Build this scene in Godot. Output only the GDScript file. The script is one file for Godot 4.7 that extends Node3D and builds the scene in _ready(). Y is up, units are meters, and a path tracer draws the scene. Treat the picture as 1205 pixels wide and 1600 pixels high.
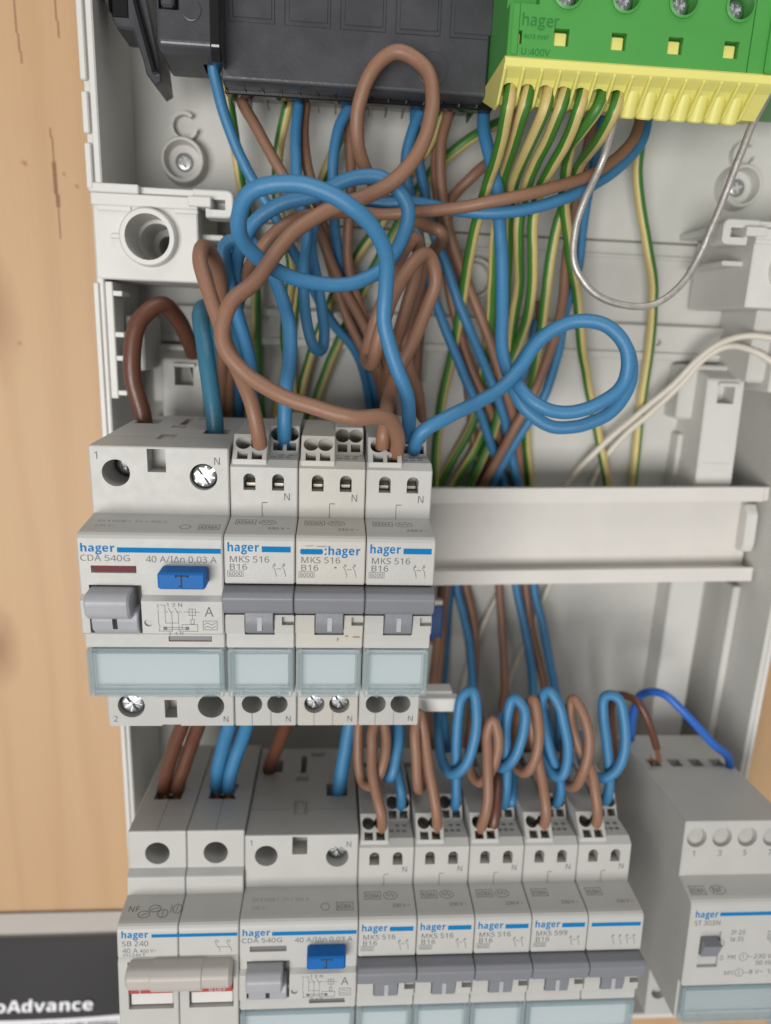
extends Node3D
# An open distribution box on a pine wall. Lengths in the tables are millimetres; commit() turns them into metres.

const MM := 0.001
var mats := {}
var cache := {}
var jobs := []
var workshop: Node3D
var serial := {}
var font_plain: SystemFont
var font_bold: SystemFont
var dice := RandomNumberGenerator.new()


# ---------------------------------------------------------------- mesh building
class Shape:
	var v := PackedVector3Array()
	var n := PackedVector3Array()
	var uv := PackedVector2Array()

	func tri(a: Vector3, b: Vector3, c: Vector3, na: Vector3, nb: Vector3, nc: Vector3) -> void:
		if (b - a).cross(c - a).dot(na + nb + nc) > 0.0:
			v.append_array([a, c, b])
			n.append_array([na, nc, nb])
		else:
			v.append_array([a, b, c])
			n.append_array([na, nb, nc])

	func flat(pts: Array, out: Vector3) -> void:
		var nn: Vector3 = (pts[1] - pts[0]).cross(pts[2] - pts[0])
		if nn.length() < 1e-9 and pts.size() > 3:
			nn = (pts[2] - pts[0]).cross(pts[3] - pts[0])
		nn = nn.normalized()
		if nn.dot(out) < 0.0:
			nn = -nn
		for i in range(1, pts.size() - 1):
			tri(pts[0], pts[i], pts[i + 1], nn, nn, nn)

	# a box with chamfered edges
	func box(lo: Vector3, hi: Vector3, b := 0.25, xf := Transform3D()) -> void:
		b = minf(b, minf(hi.x - lo.x, minf(hi.y - lo.y, hi.z - lo.z)) * 0.35)
		var mid := (lo + hi) * 0.5
		var half := (hi - lo) * 0.5
		var inn := half - Vector3(b, b, b)
		for ax in 3:
			var u := (ax + 1) % 3
			var w := (ax + 2) % 3
			for s in [-1.0, 1.0]:
				var pts := []
				for q in [[-1, -1], [1, -1], [1, 1], [-1, 1]]:
					var p := Vector3()
					p[ax] = half[ax] * s
					p[u] = inn[u] * q[0]
					p[w] = inn[w] * q[1]
					pts.append(xf * (mid + p))
				var o := Vector3()
				o[ax] = s
				flat(pts, xf.basis * o)
			for s in [-1.0, 1.0]:
				for t in [-1.0, 1.0]:
					var p1 := Vector3()
					p1[u] = half[u] * s
					p1[w] = inn[w] * t
					var p2 := Vector3()
					p2[u] = inn[u] * s
					p2[w] = half[w] * t
					var e := Vector3()
					e[ax] = inn[ax]
					var o := Vector3()
					o[u] = s
					o[w] = t
					flat([xf * (mid + p1 - e), xf * (mid + p1 + e), xf * (mid + p2 + e), xf * (mid + p2 - e)], xf.basis * o)
		for sx in [-1.0, 1.0]:
			for sy in [-1.0, 1.0]:
				for sz in [-1.0, 1.0]:
					var g := Vector3(sx, sy, sz)
					flat([xf * (mid + Vector3(half.x * sx, inn.y * sy, inn.z * sz)), xf * (mid + Vector3(inn.x * sx, half.y * sy, inn.z * sz)), xf * (mid + Vector3(inn.x * sx, inn.y * sy, half.z * sz))], xf.basis * g)

	# profile of (first, second) extruded from a to b along the third axis; side edges chamfered by bev.
	# axes: "x" = profile is (z, y), extruded along x; "z" = profile is (x, y), extruded along z; "y" = profile is (x, z), along y
	func prism(profile: PackedVector2Array, a: float, b: float, bev := 0.0, axis := "x", xf := Transform3D()) -> void:
		var p := profile.duplicate()
		if Geometry2D.is_polygon_clockwise(p):
			p.reverse()
		var k := p.size()
		var inset := PackedVector2Array()
		for i in k:
			var d1 := (p[i] - p[(i + k - 1) % k]).normalized()
			var d2 := (p[(i + 1) % k] - p[i]).normalized()
			var n1 := Vector2(d1.y, -d1.x)
			var n2 := Vector2(d2.y, -d2.x)
			inset.append(p[i] - (n1 + n2) / maxf(1.0 + n1.dot(n2), 0.4) * bev)
		var put := func(q: Vector2, h: float) -> Vector3:
			return xf * (Vector3(h, q.y, q.x) if axis == "x" else Vector3(q.x, q.y, h) if axis == "z" else Vector3(q.x, h, q.y))
		var dir := func(q: Vector2, h: float) -> Vector3:
			return xf.basis * (Vector3(h, q.y, q.x) if axis == "x" else Vector3(q.x, q.y, h) if axis == "z" else Vector3(q.x, h, q.y))
		var levels := [[a, inset], [a + bev, p], [b - bev, p], [b, inset]] if bev > 0.0 else [[a, p], [b, p]]
		for l in levels.size() - 1:
			var h1: float = levels[l][0]
			var h2: float = levels[l + 1][0]
			var q1: PackedVector2Array = levels[l][1]
			var q2: PackedVector2Array = levels[l + 1][1]
			for i in k:
				var j := (i + 1) % k
				var d := (p[j] - p[i]).normalized()
				flat([put.call(q1[i], h1), put.call(q1[j], h1), put.call(q2[j], h2), put.call(q2[i], h2)], dir.call(Vector2(d.y, -d.x), 0.0))
		var cap := inset if bev > 0.0 else p
		var t := Geometry2D.triangulate_polygon(cap)
		if t.size() == 0:
			print("cap failed ", cap)
		for i in range(0, t.size(), 3):
			for e in [[a, -1.0], [b, 1.0]]:
				flat([put.call(cap[t[i]], e[0]), put.call(cap[t[i + 1]], e[0]), put.call(cap[t[i + 2]], e[0])], dir.call(Vector2.ZERO, e[1]))

	# (radius, height) pairs turned round the local y axis of xf; closed where the radius is 0
	func lathe(prof: Array, seg: int, xf: Transform3D, smooth := false) -> void:
		for l in prof.size() - 1:
			var a: Vector2 = prof[l]
			var b: Vector2 = prof[l + 1]
			var d := b - a
			var nn := Vector2(d.y, -d.x).normalized()
			for i in seg:
				var t1 := TAU * i / seg
				var t2 := TAU * (i + 1) / seg
				var e1 := Vector3(cos(t1), 0, sin(t1))
				var e2 := Vector3(cos(t2), 0, sin(t2))
				var n1: Vector3 = (xf.basis * (e1 * nn.x + Vector3.UP * nn.y)).normalized()
				var n2: Vector3 = (xf.basis * (e2 * nn.x + Vector3.UP * nn.y)).normalized()
				var pa1: Vector3 = xf * (e1 * a.x + Vector3.UP * a.y)
				var pa2: Vector3 = xf * (e2 * a.x + Vector3.UP * a.y)
				var pb1: Vector3 = xf * (e1 * b.x + Vector3.UP * b.y)
				var pb2: Vector3 = xf * (e2 * b.x + Vector3.UP * b.y)
				if a.x > 1e-6:
					tri(pa1, pa2, pb2, n1, n2, n2)
				if b.x > 1e-6:
					tri(pa1, pb2, pb1, n1, n2, n1)

	func arrays(scale := 1.0) -> Array:
		var a := []
		a.resize(Mesh.ARRAY_MAX)
		var w := v.duplicate()
		for i in w.size():
			w[i] *= scale
		a[Mesh.ARRAY_VERTEX] = w
		a[Mesh.ARRAY_NORMAL] = n
		if uv.size() == v.size():
			a[Mesh.ARRAY_TEX_UV] = uv
		return a

	func mesh(scale := 0.001) -> ArrayMesh:
		var m := ArrayMesh.new()
		m.add_surface_from_arrays(Mesh.PRIMITIVE_TRIANGLES, arrays(scale))
		return m


func rounded(points: Array, radii: Dictionary) -> PackedVector2Array:
	var out := PackedVector2Array()
	var k := points.size()
	for i in k:
		var p: Vector2 = points[i]
		if not radii.has(i):
			out.append(p)
			continue
		var r: float = radii[i]
		r = minf(r, 0.42 * minf(p.distance_to(points[(i + k - 1) % k]), p.distance_to(points[(i + 1) % k])))
		var d1: Vector2 = (points[(i + k - 1) % k] - p).normalized()
		var d2: Vector2 = (points[(i + 1) % k] - p).normalized()
		var a := p + d1 * r
		var b := p + d2 * r
		for s in 5:
			var t := s / 4.0
			out.append(a.lerp(p, t).lerp(p.lerp(b, t), t))
	return out


# ---------------------------------------------------------------- naming and parts
func numbered(called: String) -> String:
	var k: int = serial.get(called, -1) + 1
	serial[called] = k
	return called if k == 0 else "%s_%03d" % [called, k]


func thing(called: String, label: String, category: String, group := "", xf := Transform3D()) -> Node3D:
	var o := Node3D.new()
	o.name = numbered(called)
	add_child(o)
	o.transform = xf
	tag(o, label, category, group)
	return o


func tag(o: Node, label: String, category: String, group := "") -> void:
	o.set_meta("label", label)
	o.set_meta("category", category)
	if group:
		o.set_meta("group", group)


func part(parent: Node, called: String, mesh: Mesh, m: Material, xf := Transform3D()) -> MeshInstance3D:
	var o := MeshInstance3D.new()
	var used := []
	for c in parent.get_children():
		used.append(str(c.name))
	var nm := called
	var k := 1
	while nm in used:
		nm = "%s_%03d" % [called, k]
		k += 1
	o.name = nm
	o.mesh = mesh
	o.material_override = m
	o.transform = Transform3D(xf.basis, xf.origin * MM)
	o.cast_shadow = GeometryInstance3D.SHADOW_CASTING_SETTING_ON
	parent.add_child(o, true)
	return o


func boxed(lo: Vector3, hi: Vector3, b := 0.25) -> ArrayMesh:
	var key := "box%s%s%s" % [lo, hi, b]
	if not cache.has(key):
		var s := Shape.new()
		s.box(lo, hi, b)
		cache[key] = s.mesh()
	return cache[key]


func prismed(profile: PackedVector2Array, a: float, b: float, bev := 0.2, axis := "x") -> ArrayMesh:
	var s := Shape.new()
	s.prism(profile, a, b, bev, axis)
	return s.mesh()


func front(at: Vector3) -> Transform3D:      # local y of a turned shape points out of the front
	return Transform3D(Basis(Vector3(1, 0, 0), Vector3(0, 0, 1), Vector3(0, -1, 0)), at)


# ---------------------------------------------------------------- solids with holes (CSG, baked at the end)
func solid(key: String, base: Array, add: Array, cut: Array) -> ArrayMesh:
	if cache.has(key):
		return cache[key]
	var target := ArrayMesh.new()
	cache[key] = target
	var c := CSGCombiner3D.new()
	c.name = "solid_%d" % jobs.size()
	workshop.add_child(c)
	for shape in base:
		var m := CSGMesh3D.new()
		m.mesh = shape.mesh(1.0)
		c.add_child(m)
	for e in add:
		csg(c, e, CSGShape3D.OPERATION_UNION)
	for e in cut:
		csg(c, e, CSGShape3D.OPERATION_SUBTRACTION)
	jobs.append([c, target])
	return target


func csg(c: CSGCombiner3D, e: Array, op: int) -> void:
	# ["box", centre, size, basis] or ["cyl", centre, radius, height, basis (local y is the axis)] or ["shape", Shape]
	var s: CSGShape3D
	if e[0] == "box":
		s = CSGBox3D.new()
		s.size = e[2]
		s.transform = Transform3D(e[3] if e.size() > 3 else Basis(), e[1])
	elif e[0] == "cyl":
		s = CSGCylinder3D.new()
		s.radius = e[2]
		s.height = e[3]
		s.sides = 28
		s.transform = Transform3D(e[4] if e.size() > 4 else Basis(Vector3.RIGHT, PI / 2), e[1])
	else:
		s = CSGMesh3D.new()
		s.mesh = e[1].mesh(1.0)
	s.operation = op as CSGShape3D.Operation
	c.add_child(s)


func bake() -> void:
	await get_tree().process_frame
	await get_tree().process_frame
	for j in jobs:
		var m: ArrayMesh = j[0].bake_static_mesh()
		for k in m.get_surface_count():
			var a := m.surface_get_arrays(k)
			var v: PackedVector3Array = a[Mesh.ARRAY_VERTEX]
			for i in v.size():
				v[i] *= MM
			var clean := []
			clean.resize(Mesh.ARRAY_MAX)
			clean[Mesh.ARRAY_VERTEX] = v
			clean[Mesh.ARRAY_NORMAL] = a[Mesh.ARRAY_NORMAL]
			clean[Mesh.ARRAY_INDEX] = a[Mesh.ARRAY_INDEX]
			j[1].add_surface_from_arrays(Mesh.PRIMITIVE_TRIANGLES, clean)
	workshop.free()


# ---------------------------------------------------------------- lettering and printed lines
func text(parent: Node, s: String, at: Vector3, cap: float, m: Material, bold := false, width := 0.0, basis := Basis(), called := "lettering", depth := 0.08) -> void:
	var key := "%s|%s|%s|%s" % [s, cap, bold, depth]
	if not cache.has(key):
		var t := TextMesh.new()
		t.font = font_bold if bold else font_plain
		t.font_size = 48
		t.pixel_size = cap / (0.714 * 48)
		t.depth = depth
		t.curve_step = 4.0
		t.text = s
		t.horizontal_alignment = HORIZONTAL_ALIGNMENT_LEFT
		cache[key] = t
	var mesh: TextMesh = cache[key]
	var base_key := "base|%s|%s" % [cap, bold]
	if not cache.has(base_key):
		var h := TextMesh.new()
		h.font = mesh.font
		h.font_size = 48
		h.pixel_size = mesh.pixel_size
		h.text = "H"
		cache[base_key] = h.get_aabb().position.y
	var box := mesh.get_aabb()
	var sx := width / box.size.x if width > 0.0 else 1.0
	var b := basis * Basis.from_scale(Vector3(sx, 1, 1) * MM)
	part(parent, called, mesh, m, Transform3D(b, at + basis * Vector3(-box.position.x * sx, -cache[base_key], 0)))


# printed lines: polylines of Vector2 drawn as thin raised strips on the plane at z
func lines(parent: Node, called: String, polys: Array, z: float, thick: float, m: Material, xf := Transform3D()) -> void:
	var s := Shape.new()
	for poly in polys:
		for i in poly.size() - 1:
			var a: Vector2 = poly[i]
			var b: Vector2 = poly[i + 1]
			var d := (b - a).normalized() * thick * 0.5
			var w := Vector2(-d.y, d.x)
			s.prism(PackedVector2Array([a - d - w, b + d - w, b + d + w, a - d + w]), z - 0.03, z + 0.03, 0.0, "z", xf)
	part(parent, called, s.mesh(), m)


func arc(c: Vector2, rx: float, ry: float, a0 := 0.0, a1 := 360.0, k := 14) -> Array:
	var out := []
	for i in k + 1:
		var t := deg_to_rad(lerpf(a0, a1, float(i) / k))
		out.append(c + Vector2(cos(t) * rx, sin(t) * ry))
	return out


func rect(x0: float, y0: float, x1: float, y1: float) -> Array:
	return [Vector2(x0, y0), Vector2(x1, y0), Vector2(x1, y1), Vector2(x0, y1), Vector2(x0, y0)]


# ---------------------------------------------------------------- cables
func spline(flat_points: Array) -> PackedVector3Array:
	var p := PackedVector3Array()
	for i in range(0, flat_points.size(), 3):
		p.append(Vector3(flat_points[i], flat_points[i + 1], flat_points[i + 2]))
	var k := p.size()
	var out := PackedVector3Array()
	for i in k - 1:
		var p0 := p[i - 1] if i > 0 else p[0] * 2.0 - p[1]
		var p3 := p[i + 2] if i + 2 < k else p[k - 1] * 2.0 - p[k - 2]
		var p1 := p[i]
		var p2 := p[i + 1]
		var t1 := sqrt(maxf(p0.distance_to(p1), 0.01))
		var t2 := t1 + sqrt(maxf(p1.distance_to(p2), 0.01))
		var t3 := t2 + sqrt(maxf(p2.distance_to(p3), 0.01))
		var steps := maxi(2, int(p1.distance_to(p2) / 1.1))
		for s in steps:
			var t := lerpf(t1, t2, float(s) / steps)
			var a1 := p0 * ((t1 - t) / t1) + p1 * (t / t1)
			var a2 := p1 * ((t2 - t) / (t2 - t1)) + p2 * ((t - t1) / (t2 - t1))
			var a3 := p2 * ((t3 - t) / (t3 - t2)) + p3 * ((t - t2) / (t3 - t2))
			var b1 := a1 * ((t2 - t) / t2) + a2 * (t / t2)
			var b2 := a2 * ((t3 - t) / (t3 - t1)) + a3 * ((t - t1) / (t3 - t1))
			out.append(b1 * ((t2 - t) / (t2 - t1)) + b2 * ((t - t1) / (t2 - t1)))
	out.append(p[k - 1])
	for pass_ in 3:
		var q := out.duplicate()
		for i in range(1, out.size() - 1):
			q[i] = out[i] * 0.5 + (out[i - 1] + out[i + 1]) * 0.25
		out = q
	return out


func tube(path: PackedVector3Array, r: float, seg: int, from := 0, to := -1, turn := 0.0, twist := 0.0) -> Shape:
	# segments from..to of each ring, so that a striped cable is two of these
	if to < 0:
		to = seg
	var s := Shape.new()
	var tan0 := (path[1] - path[0]).normalized()
	var u := tan0.cross(Vector3(0.3, 0.2, 1.0)).normalized()
	var last_pos := PackedVector3Array()
	var last_nor := PackedVector3Array()
	var run := 0.0
	var k := path.size()
	for i in k:
		var t := (path[mini(i + 1, k - 1)] - path[maxi(i - 1, 0)]).normalized()
		u = (u - t * u.dot(t)).normalized()
		var w := t.cross(u)
		if i > 0:
			run += path[i].distance_to(path[i - 1])
		var pos := PackedVector3Array()
		var nor := PackedVector3Array()
		for j in range(from, to + 1):
			var a := TAU * j / seg + turn + twist * run
			var nn := u * cos(a) + w * sin(a)
			nor.append(nn)
			pos.append(path[i] + nn * r)
		if i > 0:
			for j in to - from:
				s.tri(last_pos[j], last_pos[j + 1], pos[j + 1], last_nor[j], last_nor[j + 1], nor[j + 1])
				s.tri(last_pos[j], pos[j + 1], pos[j], last_nor[j], nor[j + 1], nor[j])
		if i == 0 or i == k - 1:
			var o := -t if i == 0 else t
			for j in to - from:
				s.tri(path[i], pos[j], pos[j + 1], o, o, o)
		last_pos = pos
		last_nor = nor
	return s


func stripe_turn(path: PackedVector3Array, at: int, twist: float) -> float:
	# the turn that brings the border between green and yellow to the front of the cable at that point
	var u := (path[1] - path[0]).normalized().cross(Vector3(0.3, 0.2, 1.0)).normalized()
	var run := 0.0
	var t := Vector3.UP
	for i in at + 1:
		t = (path[mini(i + 1, path.size() - 1)] - path[maxi(i - 1, 0)]).normalized()
		u = (u - t * u.dot(t)).normalized()
		if i > 0:
			run += path[i].distance_to(path[i - 1])
	var out := (Vector3(61, 70, 225) - path[at]).normalized()
	return atan2(out.dot(t.cross(u)), out.dot(u)) - twist * run


func cable(called: String, label: String, group: String, kind: String, dia: float, points: Array) -> MeshInstance3D:
	var path := spline(points)
	var wob := FastNoiseLite.new()
	wob.seed = dice.randi() % 10000
	wob.frequency = 0.035
	for i in path.size():
		var fade := minf(1.0, minf(i, path.size() - 1 - i) / 8.0)
		path[i] += Vector3(wob.get_noise_2d(i, 0), wob.get_noise_2d(i, 50), wob.get_noise_2d(i, 100)) * 0.45 * fade
	var o := MeshInstance3D.new()
	o.name = numbered(called)
	var m := ArrayMesh.new()
	if kind == "pe":
		var twist := (0.001 + dice.randf() * 0.004) * (1.0 if dice.randf() > 0.5 else -1.0)
		var turn := stripe_turn(path, int(path.size() * 0.25), twist) + dice.randf_range(-0.3, 0.3)
		if dice.randf() > 0.5:
			turn -= TAU * 9.0 / 16.0
		m.add_surface_from_arrays(Mesh.PRIMITIVE_TRIANGLES, tube(path, dia / 2, 16, 0, 9, turn, twist).arrays(MM))
		m.add_surface_from_arrays(Mesh.PRIMITIVE_TRIANGLES, tube(path, dia / 2, 16, 9, 16, turn, twist).arrays(MM))
		m.surface_set_material(0, mats.cable_green)
		m.surface_set_material(1, mats.cable_yellow)
	else:
		var bare := 0
		if group.begins_with("feeder") or (dia < 2.8 and kind == "darkbrown"):
			bare = 7
			part(o, "bare_end", tube(path.slice(0, bare + 2), dia * 0.3, 12).mesh(), mats.copper)
		m.add_surface_from_arrays(Mesh.PRIMITIVE_TRIANGLES, tube(path.slice(bare), dia / 2, 16).arrays(MM))
		m.surface_set_material(0, mats["cable_" + kind])
	o.mesh = m
	add_child(o)
	tag(o, label, "cable" if called.ends_with("cable") else "wire", group)
	return o


# ---------------------------------------------------------------- materials
func linear(r: float, g: float, b: float, a := 1.0) -> Color:
	var c := Color(r, g, b).linear_to_srgb()
	c.a = a
	return c


func noise(freq: float, lo: float, hi: float, seed_: int, octaves := 3, size := 256) -> NoiseTexture2D:
	var f := FastNoiseLite.new()
	f.seed = seed_
	f.frequency = freq
	f.fractal_octaves = octaves
	var t := NoiseTexture2D.new()
	t.width = size
	t.height = size
	t.seamless = true
	t.noise = f
	var g := Gradient.new()
	g.offsets = PackedFloat32Array([0.25, 0.75])
	g.colors = PackedColorArray([Color(lo, lo, lo), Color(hi, hi, hi)])
	t.color_ramp = g
	return t


func material(called: String, c: Color, rough: float, opt := {}) -> StandardMaterial3D:
	var m := StandardMaterial3D.new()
	m.resource_name = called
	m.albedo_color = c
	m.roughness = rough
	m.metallic = opt.get("metal", 0.0)
	m.metallic_specular = opt.get("spec", 0.5)
	if opt.get("mottle"):
		m.albedo_texture = opt.mottle
		m.uv1_triplanar = true
		m.uv1_scale = Vector3.ONE * opt.get("scale", 18.0)
	if opt.get("rough_map"):
		m.roughness_texture = opt.rough_map
		m.uv1_triplanar = true
	if opt.get("bump"):
		m.heightmap_enabled = true
		m.heightmap_texture = opt.bump
		m.heightmap_scale = opt.get("relief", 0.002)
	mats[called] = m
	return m


func make_materials() -> void:
	var soft := noise(0.012, 0.985, 1.0, 3, 5)
	var specks := noise(0.22, 0.93, 1.0, 17, 2)
	specks.color_ramp.offsets = PackedFloat32Array([0.58, 0.80])
	var dirty := noise(0.02, 0.90, 1.0, 5, 5)
	var grain := noise(0.2, 0.0, 1.0, 7, 2)
	var scuff := noise(0.05, 0.90, 1.0, 11, 4)
	var hz := {"mottle": soft, "bump": grain, "relief": 0.0012, "rough_map": scuff}
	material("plastic", linear(0.45, 0.443, 0.42), 0.5, hz)
	material("plastic_yellowed", linear(0.465, 0.445, 0.40), 0.5, hz)
	material("box_plastic", linear(0.575, 0.566, 0.532), 0.55, {"mottle": soft, "bump": grain, "relief": 0.0015, "rough_map": scuff, "scale": 10.0})
	material("box_white", linear(0.62, 0.61, 0.58), 0.5, {"mottle": soft, "bump": grain, "relief": 0.0012, "rough_map": scuff, "scale": 10.0})
	material("rail_plastic", linear(0.64, 0.612, 0.575), 0.6, {"mottle": soft, "bump": grain, "relief": 0.002, "rough_map": scuff, "scale": 12.0})
	material("grey_handle", linear(0.19, 0.195, 0.215), 0.45, hz)
	material("light_grey_handle", linear(0.34, 0.345, 0.37), 0.45, hz)
	material("beige_handle", linear(0.42, 0.395, 0.36), 0.5, hz)
	material("button_blue", linear(0.008, 0.115, 0.37), 0.5, {"spec": 0.3, "bump": grain, "relief": 0.001, "mottle": soft})
	material("print_blue", linear(0.003, 0.16, 0.39), 0.75, {"spec": 0.25})
	material("print_grey", linear(0.12, 0.12, 0.125), 0.6)
	material("print_pale", linear(0.30, 0.295, 0.285), 0.6)
	material("print_white", linear(0.75, 0.75, 0.78), 0.5)
	material("mark_white", linear(0.36, 0.37, 0.40), 0.5)
	material("window_red", linear(0.11, 0.008, 0.012), 0.45, {"spec": 0.3})
	material("window_grey", linear(0.16, 0.15, 0.16), 0.35)
	material("flag_red", linear(0.38, 0.04, 0.032), 0.45)
	material("dark_inside", linear(0.03, 0.028, 0.026), 0.8)
	material("steel", linear(0.50, 0.51, 0.52), 0.42, {"metal": 1.0, "rough_map": scuff})
	material("brass", linear(0.33, 0.30, 0.26), 0.4, {"metal": 1.0})
	material("copper", linear(0.75, 0.36, 0.2), 0.35, {"metal": 1.0})
	material("steel_wire", linear(0.52, 0.49, 0.46), 0.4, {"metal": 0.55, "rough_map": scuff, "bump": grain, "relief": 0.004, "scale": 60.0, "mottle": dirty})
	material("black_plastic", linear(0.055, 0.056, 0.063), 0.34, {"bump": grain, "relief": 0.002, "rough_map": scuff, "mottle": dirty, "scale": 14.0})
	material("black_gloss", linear(0.008, 0.008, 0.009), 0.12)
	material("green_plastic", linear(0.065, 0.30, 0.058), 0.4, {"bump": grain, "relief": 0.0012, "mottle": soft})
	material("green_print", linear(0.018, 0.17, 0.03), 0.5)
	material("yellow_plastic", linear(0.72, 0.67, 0.19), 0.45, {"bump": grain, "relief": 0.0012, "mottle": soft})
	var wire := {"bump": grain, "relief": 0.0015, "rough_map": scuff, "mottle": specks, "scale": 26.0}
	material("cable_blue", linear(0.046, 0.205, 0.40), 0.52, wire)
	material("cable_brightblue", linear(0.025, 0.14, 0.55), 0.45, wire)
	material("cable_teal", linear(0.035, 0.16, 0.25), 0.42, wire)
	material("cable_brown", linear(0.275, 0.142, 0.088), 0.52, wire)
	material("cable_darkbrown", linear(0.13, 0.05, 0.028), 0.42, wire)
	material("cable_white", linear(0.72, 0.67, 0.58), 0.5, wire)
	material("cable_green", linear(0.05, 0.19, 0.025), 0.45, wire)
	material("cable_yellow", linear(0.62, 0.49, 0.19), 0.45, wire)
	mats["cable_steel"] = mats.steel_wire
	material("ferrule_navy", linear(0.012, 0.05, 0.16), 0.45)
	material("rust", linear(0.42, 0.26, 0.15), 0.8)
	material("grime", linear(0.30, 0.26, 0.21), 0.8)
	material("booklet_black", linear(0.018, 0.017, 0.018), 0.5, {"spec": 0.3})
	material("booklet_edge", linear(0.40, 0.365, 0.335), 0.6)
	material("booklet_paper", linear(0.72, 0.71, 0.74), 0.6)
	for g in [["clear_cover", 0.11], ["cover_edge", 0.3]]:
		var m := material(g[0], linear(0.58, 0.70, 0.73) if g[0] == "clear_cover" else linear(0.30, 0.47, 0.53), 0.08)
		m.transparency = BaseMaterial3D.TRANSPARENCY_ALPHA
		m.albedo_color.a = g[1]
	material("cover_paper", linear(0.50, 0.545, 0.56), 0.6)
	var w := StandardMaterial3D.new()
	w.resource_name = "pine"
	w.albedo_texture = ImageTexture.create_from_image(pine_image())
	w.roughness = 0.55
	mats["pine"] = w


func pine_image() -> Image:
	# pine board with upright grain, a few cracks, knots and soft dark patches; 1 pixel is about 0.45 mm
	var wide := 900
	var tall := 1100
	var im := Image.create(wide, tall, false, Image.FORMAT_RGB8)
	var f := FastNoiseLite.new()
	f.seed = 21
	f.frequency = 0.02
	f.fractal_octaves = 3
	var g := FastNoiseLite.new()
	g.seed = 4
	g.frequency = 0.5
	var light := Vector3(0.50, 0.325, 0.178)
	var dark := Vector3(0.415, 0.25, 0.125)
	for y in tall:
		for x in wide:
			var warp := f.get_noise_2d(x * 0.6, y * 0.05) * 14.0
			var ring := 0.5 + 0.5 * sin((x + warp) * 0.17 + f.get_noise_2d(x * 0.3 + 500.0, y * 0.03) * 5.0)
			var fine := g.get_noise_2d(x * 1.6, y * 0.02)
			var wide_tone := f.get_noise_2d(x * 0.25 + 90.0, y * 0.02 + 40.0)
			var t := clampf(0.22 + 0.28 * pow(ring, 3.0) + 0.16 * fine + 0.22 * wide_tone, 0.0, 1.0)
			var c := light.lerp(dark, t)
			im.set_pixel(x, y, Color(c.x, c.y, c.z).linear_to_srgb())
	# cracks, soft dark patches and knots: [x mm, y mm] in the box's axes
	for k in [[-36.1, 131.0, -34.9, 96.0, 0.9], [-46.0, 190.0, -43.5, 150.0, 0.15], [-33.0, 195.0, -31.0, 158.0, 0.15]]:
		var steps := int(absf(k[3] - k[1]) / 0.2)
		for s in steps:
			var t := float(s) / steps
			var px: float = (lerpf(k[0], k[2], t) + f.get_noise_2d(s * 0.35, k[0] * 9.0) * 0.5 + 130.0) / 400.0 * wide
			var py: float = (225.0 - lerpf(k[1], k[3], t)) / 500.0 * tall
			var half: float = k[4] * sin(PI * t) * 1.4
			for dx in range(-3, 4):
				if absf(dx) <= half:
					var c := im.get_pixelv(Vector2i(int(px) + dx, int(py)).clamp(Vector2i.ZERO, Vector2i(wide - 1, tall - 1)))
					im.set_pixelv(Vector2i(int(px) + dx, int(py)).clamp(Vector2i.ZERO, Vector2i(wide - 1, tall - 1)), c.lerp(Color(0.42, 0.26, 0.15), 0.45))
	for k in [[-62.0, 68.0, 12.0, 26.0], [-70.0, -60.0, 9.0, 20.0]]:      # broad oval patches, darker towards the middle
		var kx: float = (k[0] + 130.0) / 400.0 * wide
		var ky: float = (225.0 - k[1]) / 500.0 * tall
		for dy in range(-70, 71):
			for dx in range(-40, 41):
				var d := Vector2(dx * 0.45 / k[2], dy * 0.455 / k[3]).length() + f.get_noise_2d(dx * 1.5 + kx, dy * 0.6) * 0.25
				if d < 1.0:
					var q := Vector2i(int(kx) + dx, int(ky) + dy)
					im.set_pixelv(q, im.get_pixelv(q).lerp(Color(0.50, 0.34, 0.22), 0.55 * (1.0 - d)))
	for k in [[-45.4, 119.7, 1.2], [-32.5, 117.0, 0.9], [-28.5, 113.5, 0.9], [-52.0, 60.0, 1.0], [-62.0, 150.0, 1.4]]:
		var cx: float = (k[0] + 130.0) / 400.0 * wide
		var cy: float = (225.0 - k[1]) / 500.0 * tall
		for dy in range(-5, 6):
			for dx in range(-6, 7):
				var d: float = Vector2(dx * 0.45, dy * 0.55).length() / k[2] + f.get_noise_2d(dx * 20.0 + cx, dy * 20.0) * 0.8
				if d < 1.0:
					var q := Vector2i(int(cx) + dx, int(cy) + dy)
					im.set_pixelv(q, im.get_pixelv(q).lerp(Color(0.45, 0.25, 0.13), 0.75 * (1.0 - d)))
	return im


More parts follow.
